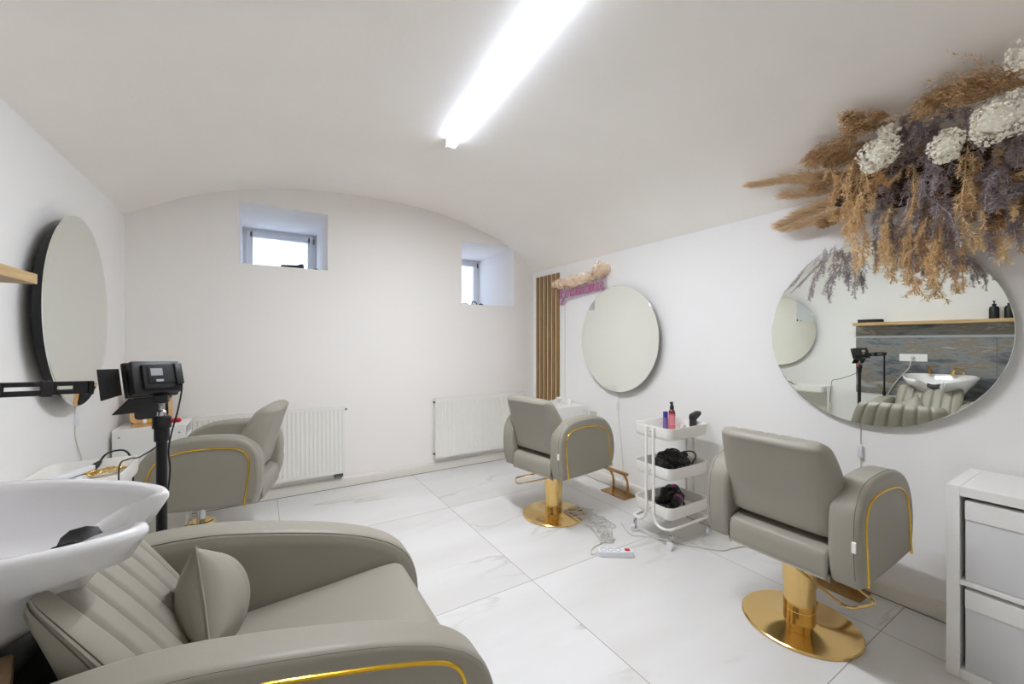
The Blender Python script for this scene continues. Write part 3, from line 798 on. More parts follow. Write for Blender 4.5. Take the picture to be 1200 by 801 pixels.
def tangle(bm, cx, cy, z0, hx, hy, hz, n, r, rise=1.):
    pts = []
    a = random.uniform(0, 6.28)
    for k in range(n):
        a += random.uniform(.5, 1.5)
        q = random.uniform(.35, 1)
        p = (cx+hx*q*math.cos(a), cy+hy*q*math.sin(a*1.13), z0+r+hz*random.random()*(1.05-q*.8)*rise)
        pts.append(p)
    tube(bm, cr(pts, 6), r, 6)
def dryer(cx, cy, z, rz, label, accent):
    """hair dryer lying on its side"""
    t = thing('hair_dryer', label, 'hair dryer', (cx, cy, z), rz)
    mt = Matrix.Translation((0, 0, .036)) @ Matrix.Rotation(PI/2, 4, 'Y')
    bm = bm_new(); lathe(bm, [(.012, -.085), (.028, -.08), (.035, -.05), (.036, 0), (.032, .05), (.026, .085), (.023, .088)], seg=24, mtx=mt); link_bm('barrel', bm, M['black'], t)
    bm = bm_new(); slab(bm, rrect(.088, .012, .125, .06, .01), -.006, .006, .002, 2) ; link_bm('nozzle', bm, M['matblack'], t)
    bm = bm_new(); tube(bm, cr([(-.01, .02, .034), (-.02, .07, .03), (-.035, .12, .026), (-.04, .145, .024)], 5), [.019]*16, 12); link_bm('handle', bm, M['black'], t)
    if accent:
        bm = bm_new(); lathe(bm, [(.0365, -.03), (.0372, -.025), (.0372, .01), (.0355, .015)], seg=24, mtx=mt, capb=False, capt=False); link_bm('accent_ring', bm, accent, t)
    return t
dryer(2.46, 1.80, zt(2)+.03, .5, 'black hair dryer with magenta ring in the bottom trolley tray', M['magenta'])
for k, (lab, n, hz, ex) in enumerate((('tangled black cables filling the middle trolley tray', 3, .10, 1), ('tangled black cables around the magenta dryer in the bottom trolley tray', 2, .09, 0))):
    bm = bm_new()
    for j in range(n+2): tangle(bm, 2.47, 1.853, zt(1+k), .15, .105, hz, 20, .007)
    if ex:
        tube(bm, cr([(2.5, 1.86, .5), (2.55, 1.85, .55), (2.62, 1.82, .565), (2.66, 1.8, .55), (2.655, 1.79, .52), (2.62, 1.8, .475)], 6), .005, 6)
        tube(bm, cr([(2.42, 1.83, .47), (2.41, 1.85, .56), (2.45, 1.86, .58), (2.49, 1.84, .55), (2.5, 1.83, .48)], 6), .006, 6)
    o = link_bm('power_cable', bm, M['rubber'], smooth=60); tag(o, lab, 'cable')
def crumple(name, lab, cat, c, rz, dims, seed):
    bm = bm_new(); t2 = bmesh.new(); bmesh.ops.create_icosphere(t2, subdivisions=5, radius=1)
    for v in t2.verts:
        q = v.co*1.8+Vector((seed, 0, 0))
        v.co *= 1+.28*noise.noise(q)-.22*abs(noise.noise(q*2.3))+.08*noise.noise(q*6)
        v.co.z = max(v.co.z, -.85)
    merge(bm, t2, mtx=Matrix.Translation(c) @ Matrix.Rotation(rz, 4, 'Z') @ Matrix.Diagonal(dims+(1,)))
    for k in range(5):
        a = k*1.3+seed; h = dims[2]*1.1
        tube(bm, cr([(c[0]+dims[0]*math.cos(a)*.8, c[1]+dims[1]*math.sin(a)*.8, c[2]-.01), (c[0]+dims[0]*.5*math.cos(a+.7), c[1]+dims[1]*.5*math.sin(a+.7), c[2]+h*.8), (c[0]+dims[0]*.3*math.cos(a+2), c[1]+dims[1]*.4*math.sin(a+2), c[2]+h*.95), (c[0]+dims[0]*.8*math.cos(a+2.6), c[1]+dims[1]*.8*math.sin(a+2.6), c[2]+.0)], 7), .0055, 6)
    o = link_bm(name, bm, M['rubber'], smooth=50); tag(o, lab, cat)
crumple('mesh_bundle', 'black corded mesh bundle at the rear of the bottom trolley tray', 'bundle', (2.50, 1.875, zt(2)+.056), .5, (.125, .078, .066), 1.)
crumple('cloth_pouch', 'dark corded pouch under the cables in the middle trolley tray', 'pouch', (2.48, 1.86, zt(1)+.060), -.2, (.14, .088, .070), 4.)
bm = bm_new(); t2 = bmesh.new(); bmesh.ops.create_icosphere(t2, subdivisions=3, radius=1)
merge(bm, t2, mtx=Matrix.Translation((2.535, 1.885, zt(2)+.112)) @ Matrix.Diagonal((.045, .03, .022, 1)))
o = link_bm('brush_head', bm, M['magenta'], smooth=60); tag(o, 'magenta piece on top of the bundle in the bottom trolley tray', 'brush')

# straightener, gold clips, tissue in the left trolley's tray
zz = zt(0)
t = thing('hair_straightener', 'white hair straightener with black cord in the left trolley tray', 'hair straightener', (-.735, 2.575, zz+.004), math.radians(62))
bm = bm_new(); slab(bm, [(-.13, -.015), (.02, -.019), (.12, -.013), (.13, 0), (.12, .013), (.02, .019), (-.13, .015), (-.137, 0)], .0, .026, .007, 3, 'z'); link_bm('lower_arm', bm, M['pvc'], t)
bm = bm_new(); slab(bm, [(-.13, -.015), (.02, -.019), (.12, -.013), (.13, 0), (.12, .013), (.02, .019), (-.13, .015), (-.137, 0)], .032, .056, .007, 3, 'z'); link_bm('upper_arm', bm, M['pvc'], t)
bm = bm_new(); lathe(bm, [(.016, 0), (.014, .02), (.007, .045)], seg=16, mtx=Matrix.Translation((.12, 0, .04)) @ Matrix.Rotation(PI/2-.5, 4, 'Y')); tube(bm, cr([(.155, 0, .06), (.18, -.005, .088), (.21, -.02, .098), (.25, -.04, .085), (.275, -.05, .02), (.28, -.05, -.1)], 6), .0045, 8); link_bm('power_cord', bm, M['black'], t)
clipm = None
for k in range(7):
    x = -.765+k*.029; y = 2.62+k*.012
    if clipm is None:
        bm = bm_new()
        tube(bm, cr([(-.03, 0, .004), (-.012, .009, .012), (.012, .008, .012), (.03, 0, .006)], 4), [.004]*13, 8)
        tube(bm, cr([(-.03, 0, .004), (-.012, -.009, .012), (.012, -.008, .012), (.03, 0, .006)], 4), [.004]*13, 8)
        box(bm, (-.012, -.012, .006), (.012, .012, .018), .003)
        o = link_bm('gold_hair_clip', bm, M['gold'], smooth=50); clipm = o
    else:
        o = clipm.copy(); COL.objects.link(o)
    o.location = (x, y, zz+.012+.006*(k % 2)); o.rotation_euler = (.1*(k % 3), 0, .5+.5*math.sin(k*2.1)); o.scale = (1.15, 1.15, 1.3)
    tag(o, 'small gold hair clip in the row inside the left trolley tray', 'hair clip', 'gold hair clips in the left tray')
bm = bm_new()
G = [[Vector((-.82+.09*i/9+random.uniform(-.004, .004), 2.44+.1*j/9, zz+.012+random.uniform(0, .035)*math.sin(PI*i/9))) for j in range(10)] for i in range(10)]
loft(bm, G, cap=False, closed=False); bmesh.ops.solidify(bm, geom=bm.faces[:], thickness=.002)
o = link_bm('tissue', bm, mat('beige_tissue', (222, 200, 180), .9), smooth=60); tag(o, 'crumpled beige tissue in the left trolley tray', 'tissue')

# ------------------------------------------------------------------ power strip and white cords on the floor
ps = thing('power_strip', 'white power strip with red switch on the floor before the trolley', 'power strip', (1.905, 1.84, 0), math.atan2(-.117, .171))
bm = bm_new(); slab(bm, rrect(-.11, -.026, .11, .026, .012), 0, .038, .006, 3, 'z'); link_bm('body', bm, M['pvc'], ps)
for k in range(3):
    bm = bm_new(); lathe(bm, [(.019, .0378), (.019, .0392), (.016, .0392), (.015, .034)], (-.075+k*.045, 0, 0), 20, capb=False); link_bm('socket', bm, M['label'], ps)
bm = bm_new(); slab(bm, rrect(.058, -.012, .09, .012, .004), .036, .0435, .002, 2, 'z'); link_bm('switch', bm, M['red'], ps)
bm = bm_new(); tube(bm, cr([(-.11, 0, .018), (-.15, .01, .006), (-.13, .08, .0045), (-.05, .16, .0045), (.03, .23, .0045), (-.02, .33, .0045)], 6), .004, 8); link_bm('cord', bm, M['cord'], ps)
# cords tangled between the middle chair's base and the strip
CP = cr([(2.10, 2.50, 0), (2.14, 2.36, 0), (2.12, 2.22, 0), (2.06, 2.09, 0), (2.0, 1.98, 0)], 30)
for c in range(4):
    rc = random.Random(40+c); bm = bm_new(); pts = []; a = rc.uniform(0, 6.3); sg = rc.choice((-1, 1)); n = 20-2*c
    for k in range(n):
        b = CP[min(len(CP)-1, abs(int((k+rc.uniform(-4, 4))/n*len(CP))))]
        a += sg*rc.uniform(.8, 2.2)
        if rc.random() < .15: sg = -sg
        q = rc.uniform(.03, .15)*(1-.4*k/n)
        p = Vector((b.x+q*math.cos(a), b.y+q*1.1*math.sin(a), .0045+.004*c+.006*rc.random()))
        if (p.xy-Vector((1.905, 1.84))).length < .15: p.y += .08
        pts.append(p)
    cc = cr(pts, 8)
    cc = [Vector((p.x, p.y, max(p.z, .0215 if (p.xy-Vector((1.953, 2.543))).length < .25 else .0042))) for p in cc]
    tube(bm, cc, .0036, 6)
    o = link_bm('white_cable', bm, M['cord'], smooth=60); tag(o, 'white cord in the tangle on the floor beside the middle gold base', 'cable', 'tangled white cords on the floor')
bm = bm_new(); tube(bm, cr([(2.28, 2.14, .0045), (2.2, 1.98, .0045), (2.27, 1.9, .0045), (2.5, 1.55, .0045), (2.62, 1.5, .0045), (2.74, 1.45, .0045), (2.77, 1.3, .0045)], 8), .0038, 6)
o = link_bm('extension_cable', bm, M['cord'], smooth=60); tag(o, 'white cord running along the floor under the trolley to the right wall', 'cable')
bm = bm_new(); slab(bm, rrect(2.96, .585, 3.05, .665, .01), XR-.012, XR-.0005, .003, 2, 'x'); o = link_bm('wall_socket', bm, mat('beige_socket', (206, 200, 186), .4)); tag(o, 'small beige wall socket beside the slat-side cabinet', 'socket')

# ------------------------------------------------------------------ objects on the window sills
t = thing('spotlight', 'small black cylinder lying on the left window sill', 'spotlight', (.24, YB+.16, W1[2]+.0), math.radians(-18))
bm = bm_new(); lathe(bm, [(.012, -.09), (.016, -.085), (.018, .05), (.028, .07), (.03, .09), (.027, .094)], seg=20, mtx=Matrix.Translation((0, 0, .0305)) @ Matrix.Rotation(PI/2, 4, 'Y')); link_bm('body', bm, M['black'], t)
t = thing('sill_knob', 'small black cap on the left window sill near its right end', 'cap', (.43, YB+.1, W1[2]))
bm = bm_new(); lathe(bm, [(.028, 0), (.028, .012), (.02, .02), (.012, .022)], seg=20); link_bm('cap', bm, M['black'], t)
for k, (x, y, lab) in enumerate(((1.95, .12, 'low black clip on the right window sill, left one'), (2.05, .08, 'looped black clip in the middle of the right window sill'), (2.13, .06, 'tiny black clip on the right window sill, right one'))):
    t = thing('black_clip', lab, 'clip', (x, YB+y, W2[2]), .3*k, 'black clips on the right sill')
    bm = bm_new(); h = (.022, .04, .016)[k]
    tube(bm, cr([(-.04, 0, .006), (-.03, 0, h*.8), (0, 0, h), (.03, 0, h*.7), (.045, 0, .006)], 5), .006, 8); box(bm, (-.045, -.012, 0), (.0, .012, .009), .003); link_bm('body', bm, M['black'], t)

# ------------------------------------------------------------------ left wall: stone slab, shelf, bottles, socket
sl = thing('stone_panel', 'blue-grey stone wall panel behind the wash basin', 'wall panel', (XL, 1.2, .723))
bm = bm_new(); box(bm, (XL+.0005, .925, .723), (XL+.012, 2.08, 1.40), .001, 1); link_bm('slab', bm, M['stone'], sl, world=True)
bm = bm_new(); box(bm, (XL+.0005, -.2, .723), (XL+.012, .922, 1.40), .001, 1); link_bm('slab', bm, M['stone'], sl, world=True)
bm = bm_new(); box(bm, (XL+.0005, -.2, 1.428), (XL+.012, 2.08, 1.548), .001, 1); link_bm('slab', bm, M['stone'], sl, world=True)
bm = bm_new(); box(bm, (XL+.0005, -.2, 1.4005), (XL+.013, 2.08, 1.4275), .001, 1); link_bm('pale_strip', bm, M['palegrey'], sl, world=True)  # pale band running between the two slab rows
wsf = thing('wall_shelf', 'narrow oak wall shelf on the left wall above the basin', 'shelf', (XL, 1.1, 1.549))
bm = bm_new(); box(bm, (XL+.001, .2, 1.549), (-.657, 2.055, 1.584), .002, 1); link_bm('board', bm, M['wood'], wsf, world=True)
for k, (x, y, lab) in enumerate(((-.75, .93, 'black pump bottle on the oak shelf, the one nearer the corner'), (-.75, .83, 'black pump bottle on the oak shelf, the one nearer the camera end'))):
    t = thing('pump_bottle', lab, 'bottle', (x, y, 1.5845), 0, 'pump bottles on the oak shelf')
    bm = bm_new(); lathe(bm, [(.033, 0), (.036, .004), (.036, .10), (.03, .12), (.014, .13), (.014, .138)], seg=28); link_bm('body', bm, M['black'], t)
    bm = bm_new(); lathe(bm, [(.016, .136), (.016, .15), (.005, .152), (.005, .17), (.011, .171), (.011, .18)], seg=20); box(bm, (-.004, -.006, .171), (.045, .006, .18), .003); link_bm('pump', bm, M['matblack'], t)
t = thing('box_case', 'flat black case lying at the end of the oak shelf', 'case', (-.792, 1.92, 1.5845), 0)
bm = bm_new(); slab(bm, rrect(-.06, -.11, .06, .11, .012), 0, .019, .004, 2, 'z'); slab(bm, rrect(-.06, -.11, .06, .11, .012), .0185, .04, .004, 2, 'z'); link_bm('body', bm, M['black'], t)
t = thing('socket_plate', 'white triple socket plate on the stone panel', 'socket', (XL+.012, 1.55, 1.17))
bm = bm_new(); slab(bm, rrect(-.118, -.042, .118, .042, .006), .0005, .01, .002, 2, 'x'); link_bm('plate', bm, M['white'], t)
for k in range(3):
    bm = bm_new(); lathe(bm, [(.022, .009), (.022, .0115), (.0195, .0115), (.018, .005)], seg=24, mtx=Matrix.Translation((0, -.072+.072*k, 0)) @ Matrix.Rotation(PI/2, 4, 'Y'), capb=False); link_bm('socket', bm, M['pvc'], t)
bm = bm_new()
lathe(bm, [(.017, .01), (.017, .035), (.01, .045)], seg=16, mtx=Matrix.Translation((0, 0, 0)) @ Matrix.Rotation(PI/2, 4, 'Y'))
tube(bm, cr([(.04, 0, 0), (.05, .01, -.05), (.03, .03, -.12), (.02, .12, -.25), (.02, .2, -.4), (.02, .26, -.56)], 6), .006, 8); link_bm('plug_cord', bm, M['cord'], t)
t = thing('folded_cloth', 'beige folded cloth tucked under the basin behind the shampoo chair back', 'cloth', (-.452, 1.15, .7005), .3)
bm = bm_new()
for k in range(3): slab(bm, rrect(-.05+.004*k, -.06, .05, .06-.006*k, .012), .011*k, .011*k+.0105, .004, 2, 'z')
link_bm('body', bm, M['kraft'], t)

# ------------------------------------------------------------------ wash unit: chair and basin
YC = 1.305
wash = thing('shampoo_chair', 'grey shampoo armchair with white backwash basin in the left foreground', 'shampoo chair', (0, YC, 0))
armp = [(.50, .16), (.525, .26), (.536, .36), (.524, .45), (.494, .52), (.449, .567), (.40, .60), (.33, .634), (.227, .671), (.12, .70), (.0, .728), (-.13, .752), (-.26, .758), (-.36, .745), (-.40, .70), (-.41, .6), (-.40, .3), (-.39, .16)]
prof = [(p.x, p.y) for p in cr([(a, b, 0) for a, b in armp], 4)]
for k in range(1, 10): prof.append((-.39+.89*k/10, .16))
for s in (-1, 1):
    bm = bm_new(); ya, yb_ = sorted((YC+s*.262, YC+s*.378))
    slab(bm, prof, ya, yb_, .024, 6, dome=.004); arm = link_bm('armrest', bm, M['leather'], wash, world=True, smooth=50)
    for yy, nm in ((YC+s*.2685, 'seam'), (YC+s*.3705, 'seam')):
        bm = bm_new(); tube(bm, [Vector((p[0], yy, p[1])) for p in inset_poly(prof, .0085)[2:62]], .0016, 5); link_bm(nm, bm, M['seam'], arm, world=True)
    bm = bm_new()
    gp = cr([(.40, .17, 0), (.425, .3, 0), (.438, .42, 0), (.432, .5, 0), (.408, .55, 0), (.355, .582, 0), (.25, .618, 0), (.146, .647, 0), (-.008, .686, 0), (-.15, .705, 0), (-.27, .7, 0), (-.32, .66, 0), (-.325, .5, 0), (-.32, .17, 0)], 6)
    tube(bm, [Vector((p.x, YC+s*.3805, p.y)) for p in gp], .0055, 8); link_bm('gold_piping', bm, M['pipe'], arm, world=True)
bm = bm_new()
sp = cr([(-.22, .3, 0), (-.22, .44, 0), (-.15, .478, 0), (.0, .488, 0), (.2, .5, 0), (.38, .512, 0), (.445, .505, 0), (.472, .47, 0), (.478, .38, 0), (.47, .22, 0), (.44, .19, 0), (.2, .185, 0), (-.1, .185, 0)], 5, True)
slab(bm, [(p.x, p.y) for p in sp], YC-.26, YC+.26, .02, 4); link_bm('seat', bm, M['leather'], wash, world=True, smooth=50)
bm = bm_new(); box(bm, (-.36, YC-.25, .0), (.42, YC+.25, .184), .01); link_bm('plinth', bm, M['rubber'], wash, world=True)
# reclined channelled back
def bk(t):
    a = Vector((-.055, .455)); b = Vector((-.352, .868)); return a+(b-a)*t
dirn = Vector((-.297, .413)).normalized(); nrm = Vector((-dirn.y, dirn.x))
ctrl = [(-.075, .46, -.10, .45, .225), (-.07, .475, -.20, .452, .24), (-.105, .535, -.265, .50, .245), (-.165, .626, -.298, .60, .247), (-.235, .735, -.330, .72, .247), (-.300, .825, -.352, .80, .245), (-.338, .872, -.366, .85, .24), (-.352, .888, -.366, .872, .232)]
bm = bm_new(); rows = interp_rows(ctrl, 5)
cushion_back(bm, rows, 113, [-.714+.2857*k for k in range(6)], .012, .007, exp=9)
bmesh.ops.translate(bm, verts=bm.verts, vec=(0, YC, 0)); bk_o = link_bm('backrest', bm, M['leather'], wash, world=True, smooth=60)
for s in (-1, 1):
    for u, r_, m_, nm in ((.972, .0036, 'leather', 'piping'), (.955, .0012, 'seam', 'seam'), (.988, .0012, 'seam', 'seam')):
        pts = []
        for fx, fz, rx, rz, w_ in rows[3:]:
            fr_ = (1-u**9)**.5; mx, mz = (fx+rx)/2, (fz+rz)/2
            pts.append((mx+(fx-mx)*fr_, YC+s*u*w_, mz+(fz-mz)*fr_))
        bm = bm_new(); tube(bm, pts, r_, 6); link_bm(nm, bm, M[m_], bk_o, world=True)
# basin
CB = Vector((-.55, 0)); BY = 1.275
half = [(-.345, .0, .905), (-.335, .045, .912), (-.285, .078, .940), (-.225, .098, .957), (-.207, .118, .96), (-.235, .165, .965), (-.315, .22, .975), (-.43, .262, .988), (-.56, .278, .997), (-.68, .262, 1.0), (-.765, .205, 1.0), (-.805, .11, 1.0), (-.815, .0, 1.0)]
full = half+[(a, -b, c) for a, b, c in reversed(half[1:-1])]
rim = cr(full, 8, True)
secs = [(.34, .735, 1), (.46, .74, 1), (.6, .80, 1), (.78, .88, 1), (.91, -.07, 0), (.97, -.035, 0), (1.0, -.018, 0), (1.0, -.008, 0), (.985, .0, 0), (.955, .0, 0), (.925, -.006, 0), (.90, -.02, 0), (.85, -.055, 0), (.72, .875, 1), (.5, .845, 1), (.25, .835, 1), (.08, .83, 1)]
rings = []
for s_, z, ab in secs:
    ring = []
    for p in rim:
        sh = .035 if s_ < .95 and not ab else 0
        q = CB+(Vector((p.x, p.y))-CB)*s_
        zz_ = z if ab else p.z+z
        if ab: zz_ = min(zz_, p.z-.03)
        if ab and s_ < .7 and z < .8: q = q+Vector((-.06*(.7-s_)/.36, 0))
        ring.append(Vector((q.x, q.y+BY, zz_)))
    rings.append(ring)
bm = bm_new(); loft(bm, rings); basin = link_bm('basin', bm, M['ceramic'], wash, world=True, smooth=75)
bm = bm_new()   # gel neck pad lying in the notch
ring = []
rows = []
for k in range(13):
    a = -1+2*k/12
    y = BY+a*.045; top = .894+.012*abs(a)**2.2
    rows.append([Vector((x, y, top+dz)) for x, dz in ((-.375, -.03), (-.387, .0), (-.372, .014), (-.345, .018), (-.325, .012), (-.315, -.008), (-.325, -.016), (-.345, -.004))])
loft(bm, rows); link_bm('neck_rest', bm, M['rubber'], wash, world=True, smooth=60)
bm = bm_new(); lathe(bm, [(.027, 0), (.027, .012), (.02, .02), (.02, .03)], (-.755, BY-.06, 1.0), 24)
tube(bm, cr([(-.755, BY-.06, 1.02), (-.74, BY-.075, 1.06), (-.69, BY-.11, 1.066), (-.63, BY-.15, 1.05), (-.60, BY-.165, 1.025)], 6), .012, 12)
box(bm, (-.765, BY-.067, 1.05), (-.70, BY-.053, 1.062), .004); link_bm('faucet', bm, M['gold'], basin, world=True)
bm = bm_new(); lathe(bm, [(.018, 0), (.018, .014), (.013, .02), (.013, .05)], (-.745, BY+.12, 1.0), 20)
tube(bm, cr([(-.745, BY+.12, 1.05), (-.74, BY+.118, 1.07), (-.70, BY+.10, 1.085), (-.66, BY+.085, 1.08)], 5), [.012]*10+[.018]*6, 12); link_bm('hand_shower', bm, M['goldb'], basin, world=True)
bm = bm_new(); slab(bm, rrect(-.83, BY-.2, -.41, BY+.22, .05), 0, .70, .02, 3, 'z'); slab(bm, rrect(-.78, BY-.1, -.52, BY+.1, .05), .69, .737, .01, 2, 'z'); link_bm('pedestal', bm, M['rubber'], wash, world=True)
# pillow
pil = thing('cushion', 'small grey leather cushion leaning on the shampoo chair backrest', 'cushion', (-.112, 1.385, .645), 0)
bm = bm_new(); n = 25; S = .124
def pill(u, v, s):
    e = (max(0, 1-u**2)*max(0, 1-v**2))**.55
    pinch = 1-.09*(1-abs(v)**2)*abs(u)**3 ; pinch2 = 1-.09*(1-abs(u)**2)*abs(v)**3
    wr = .0035*math.sin(9*u+5*v)*e
    return Vector((s*(.082*e+wr*.6), u*S*pinch, v*S*pinch2))
A = [[pill(-1+2*i/(n-1), -1+2*j/(n-1), 1) for j in range(n)] for i in range(n)]
B = [[pill(-1+2*i/(n-1), -1+2*j/(n-1), -1) for j in range(n)] for i in range(n)]
loft(bm, A, cap=False, closed=False); loft(bm, B, cap=False, closed=False); bmesh.ops.remove_doubles(bm, verts=bm.verts, dist=1e-4)
bmesh.ops.transform(bm, matrix=Matrix.Rotation(math.radians(-12), 4, 'Y') @ Matrix.Rotation(math.radians(-33), 4, 'X'), verts=bm.verts)
pc = link_bm('cover', bm, M['leather'], pil, smooth=80)
bm = bm_new()
edge = [pill(-1+2*i/(n-1), -1, 1) for i in range(n)]+[pill(1, -1+2*i/(n-1), 1) for i in range(1, n)]+[pill(1-2*i/(n-1), 1, 1) for i in range(1, n)]+[pill(-1, 1-2*i/(n-1), 1) for i in range(1, n-1)]
tube(bm, edge, .0022, 6, closed=True); bmesh.ops.transform(bm, matrix=Matrix.Rotation(math.radians(-12), 4, 'Y') @ Matrix.Rotation(math.radians(-33), 4, 'X'), verts=bm.verts); link_bm('seam', bm, M['leather'], pc)

# ------------------------------------------------------------------ studio light on its stand
st = thing('studio_light', 'black LED studio light with barn doors on a tripod stand', 'studio light', (-.2986, 1.871, 0))
bm = bm_new(); lathe(bm, [(.016, .12), (.016, 1.05)], seg=20); link_bm('pole', bm, M['black'], st)
bm = bm_new(); lathe(bm, [(.019, 1.0), (.022, 1.004), (.022, 1.045), (.027, 1.048), (.027, 1.085), (.02, 1.09)], seg=20); link_bm('collar', bm, M['black'], st)
bm = bm_new(); lathe(bm, [(.009, 1.08), (.013, 1.085), (.013, 1.105), (.009, 1.11), (.009, 1.135), (.012, 1.14), (.012, 1.15)], seg=18); link_bm('spigot', bm, M['chrome'], st)
bm = bm_new(); lathe(bm, [(.008, 0), (.008, .03), (.004, .034)], seg=12, mtx=Matrix.Translation((.02, 0, 1.07)) @ Matrix.Rotation(PI/2, 4, 'Y')); link_bm('lock_knob', bm, M['red'], st)
for k in range(3):
    a = math.radians(60+120*k)
    bm = bm_new(); tube(bm, [(.02*math.cos(a), .02*math.sin(a), .42), (.3*math.cos(a), .3*math.sin(a), .012)], .008, 8); leg = link_bm('leg', bm, M['black'], st)
    bm = bm_new(); tube(bm, [(.02*math.cos(a), .02*math.sin(a), .16), (.16*math.cos(a), .16*math.sin(a), .215)], .005, 8); link_bm('brace', bm, M['black'], leg)
HM = Matrix.Translation((.0, .0, 1.226)) @ Matrix.Rotation(math.radians(38), 4, 'Z') @ Matrix.Rotation(math.radians(-17), 4, 'X') @ Matrix.Rotation(math.radians(2), 4, 'Y')
HM = HM @ Matrix.Translation((-.018, 0, 0)) @ Matrix.Diagonal((.92, 1, .98, 1))
def head(fn, nm, m, sm=35, par=None):
    bm = bm_new(); fn(bm); bmesh.ops.transform(bm, matrix=HM, verts=bm.verts); return link_bm(nm, bm, m, par or st, smooth=sm)
hd = head(lambda b: (box(b, (-.078, -.012, -.058), (.078, .026, .058), .006), box(b, (-.083, .022, -.062), (.083, .04, .062), .004)), 'head', M['black'])
head(lambda b: (box(b, (-.052, -.024, -.045), (.068, -.011, .042), .004), box(b, (-.038, -.027, -.028), (.05, -.023, .032), .002)), 'rear_panel', M['matblack'], par=hd)
head(lambda b: box(b, (-.03, -.0282, .0), (.008, -.0268, .026)), 'data_plate', M['label'], 0, hd)
head(lambda b: box(b, (-.016, -.0282, -.022), (.008, -.0268, -.014)), 'data_plate', M['palegrey'], 0, hd)
head(lambda b: box(b, (.048, -.032, -.035), (.075, -.012, .044), .004), 'battery', M['black'], par=hd)
head(lambda b: box(b, (-.07, .04, -.05), (.07, .042, .05)), 'led_face', M['pvc'], 0, hd)
def door(bm, pts): 
    slab_pts = [Vector(p) for p in pts]
    nn = (slab_pts[1]-slab_pts[0]).cross(slab_pts[2]-slab_pts[0]).normalized()*.0015
    loft(bm, [[p-nn for p in slab_pts], [p+nn for p in slab_pts]])
head(lambda b: door(b, [(-.085, .044, -.045), (-.085, .044, .046), (-.138, .062, .05), (-.138, .062, -.058)]), 'barn_door', M['matblack'], 0, hd)
head(lambda b: door(b, [(-.07, .042, -.063), (.07, .042, -.063), (.05, .115, -.098), (-.085, .115, -.098)]), 'barn_door', M['matblack'], 0, hd)
bm = bm_new(); box(bm, (-.02, -.018, 1.135), (.02, .018, 1.165), .005); tube(bm, [(0, 0, 1.15), (0, .004, 1.19)], .012, 10); link_bm('tilt_head', bm, M['black'], st)
bm = bm_new(); tube(bm, cr([(.052, .012, 1.245), (.056, -.005, 1.18), (.045, -.017, 1.10), (.03, -.022, 1.03), (.022, -.022, .97), (.026, -.02, .9), (.019, -.018, .82)], 6), .0028, 6); tube(bm, cr([(0, .019, 1.0), (-.03, .08, .965), (-.07, .16, .93), (-.11, .24, .9), (-.15, .3, .885), (-.185, .335, .84), (-.18, .35, .6)], 6), .003, 6); link_bm('power_cord', bm, M['black'], st)

# second stand with the slotted phone clamp
ph = thing('phone_stand', 'black tripod stand with slotted horizontal clamp arm by the left wall', 'stand', (-.645, 1.75, 0))
bm = bm_new(); lathe(bm, [(.011, .12), (.011, .75), (.009, .76), (.009, 1.2)], seg=16); link_bm('pole', bm, M['black'], ph)
bm = bm_new(); lathe(bm, [(.016, .73), (.016, .775)], seg=16); box(bm, (.01, -.006, .74), (.04, .006, .765), .003); link_bm('collar', bm, M['black'], ph)
for k in range(3):
    a = math.radians(10+120*k)
    bm = bm_new(); tube(bm, [(.015*math.cos(a), .015*math.sin(a), .36), (.19*math.cos(a), .19*math.sin(a), .01)], .006, 8); link_bm('leg', bm, M['black'], ph)
AM = Matrix.Translation((-.002, 0, 1.214)) @ Matrix.Rotation(math.atan2(.095, .17), 4, 'Z') @ Matrix.Rotation(math.radians(3), 4, 'Y')
def slotted(bm, x0, x1, z0, z1, sx0, sx1, sz0, sz1, y0, y1):
    P = rrect(x0, z0, x1, z1, .003, 2)
    t2 = bmesh.new()
    box(t2, (x0, y0, z0), (sx0, y1, z1), .002, 1); box(t2, (sx1, y0, z0), (x1, y1, z1), .002, 1); box(t2, (sx0-.002, y0, z0), (sx1+.002, y1, sz0), .002, 1); box(t2, (sx0-.002, y0, sz1), (sx1+.002, y1, z1), .002, 1)
    merge(bm, t2)
bm = bm_new(); slotted(bm, .01, .11, -.022, .02, .02, .095, -.006, .006, -.006, .006); box(bm, (-.02, -.012, -.018), (.014, .012, .014), .004); box(bm, (.09, -.009, -.026), (.115, .009, .024), .003)
bmesh.ops.transform(bm, matrix=AM, verts=bm.verts); ca = link_bm('clamp_arm', bm, M['black'], ph)
bm = bm_new(); slotted(bm, .112, .205, -.02, .02, .125, .16, -.005, .006, -.005, .005); box(bm, (.193, -.012, -.024), (.206, .012, .02), .003)
bmesh.ops.transform(bm, matrix=AM, verts=bm.verts); link_bm('extension', bm, M['black'], ca)

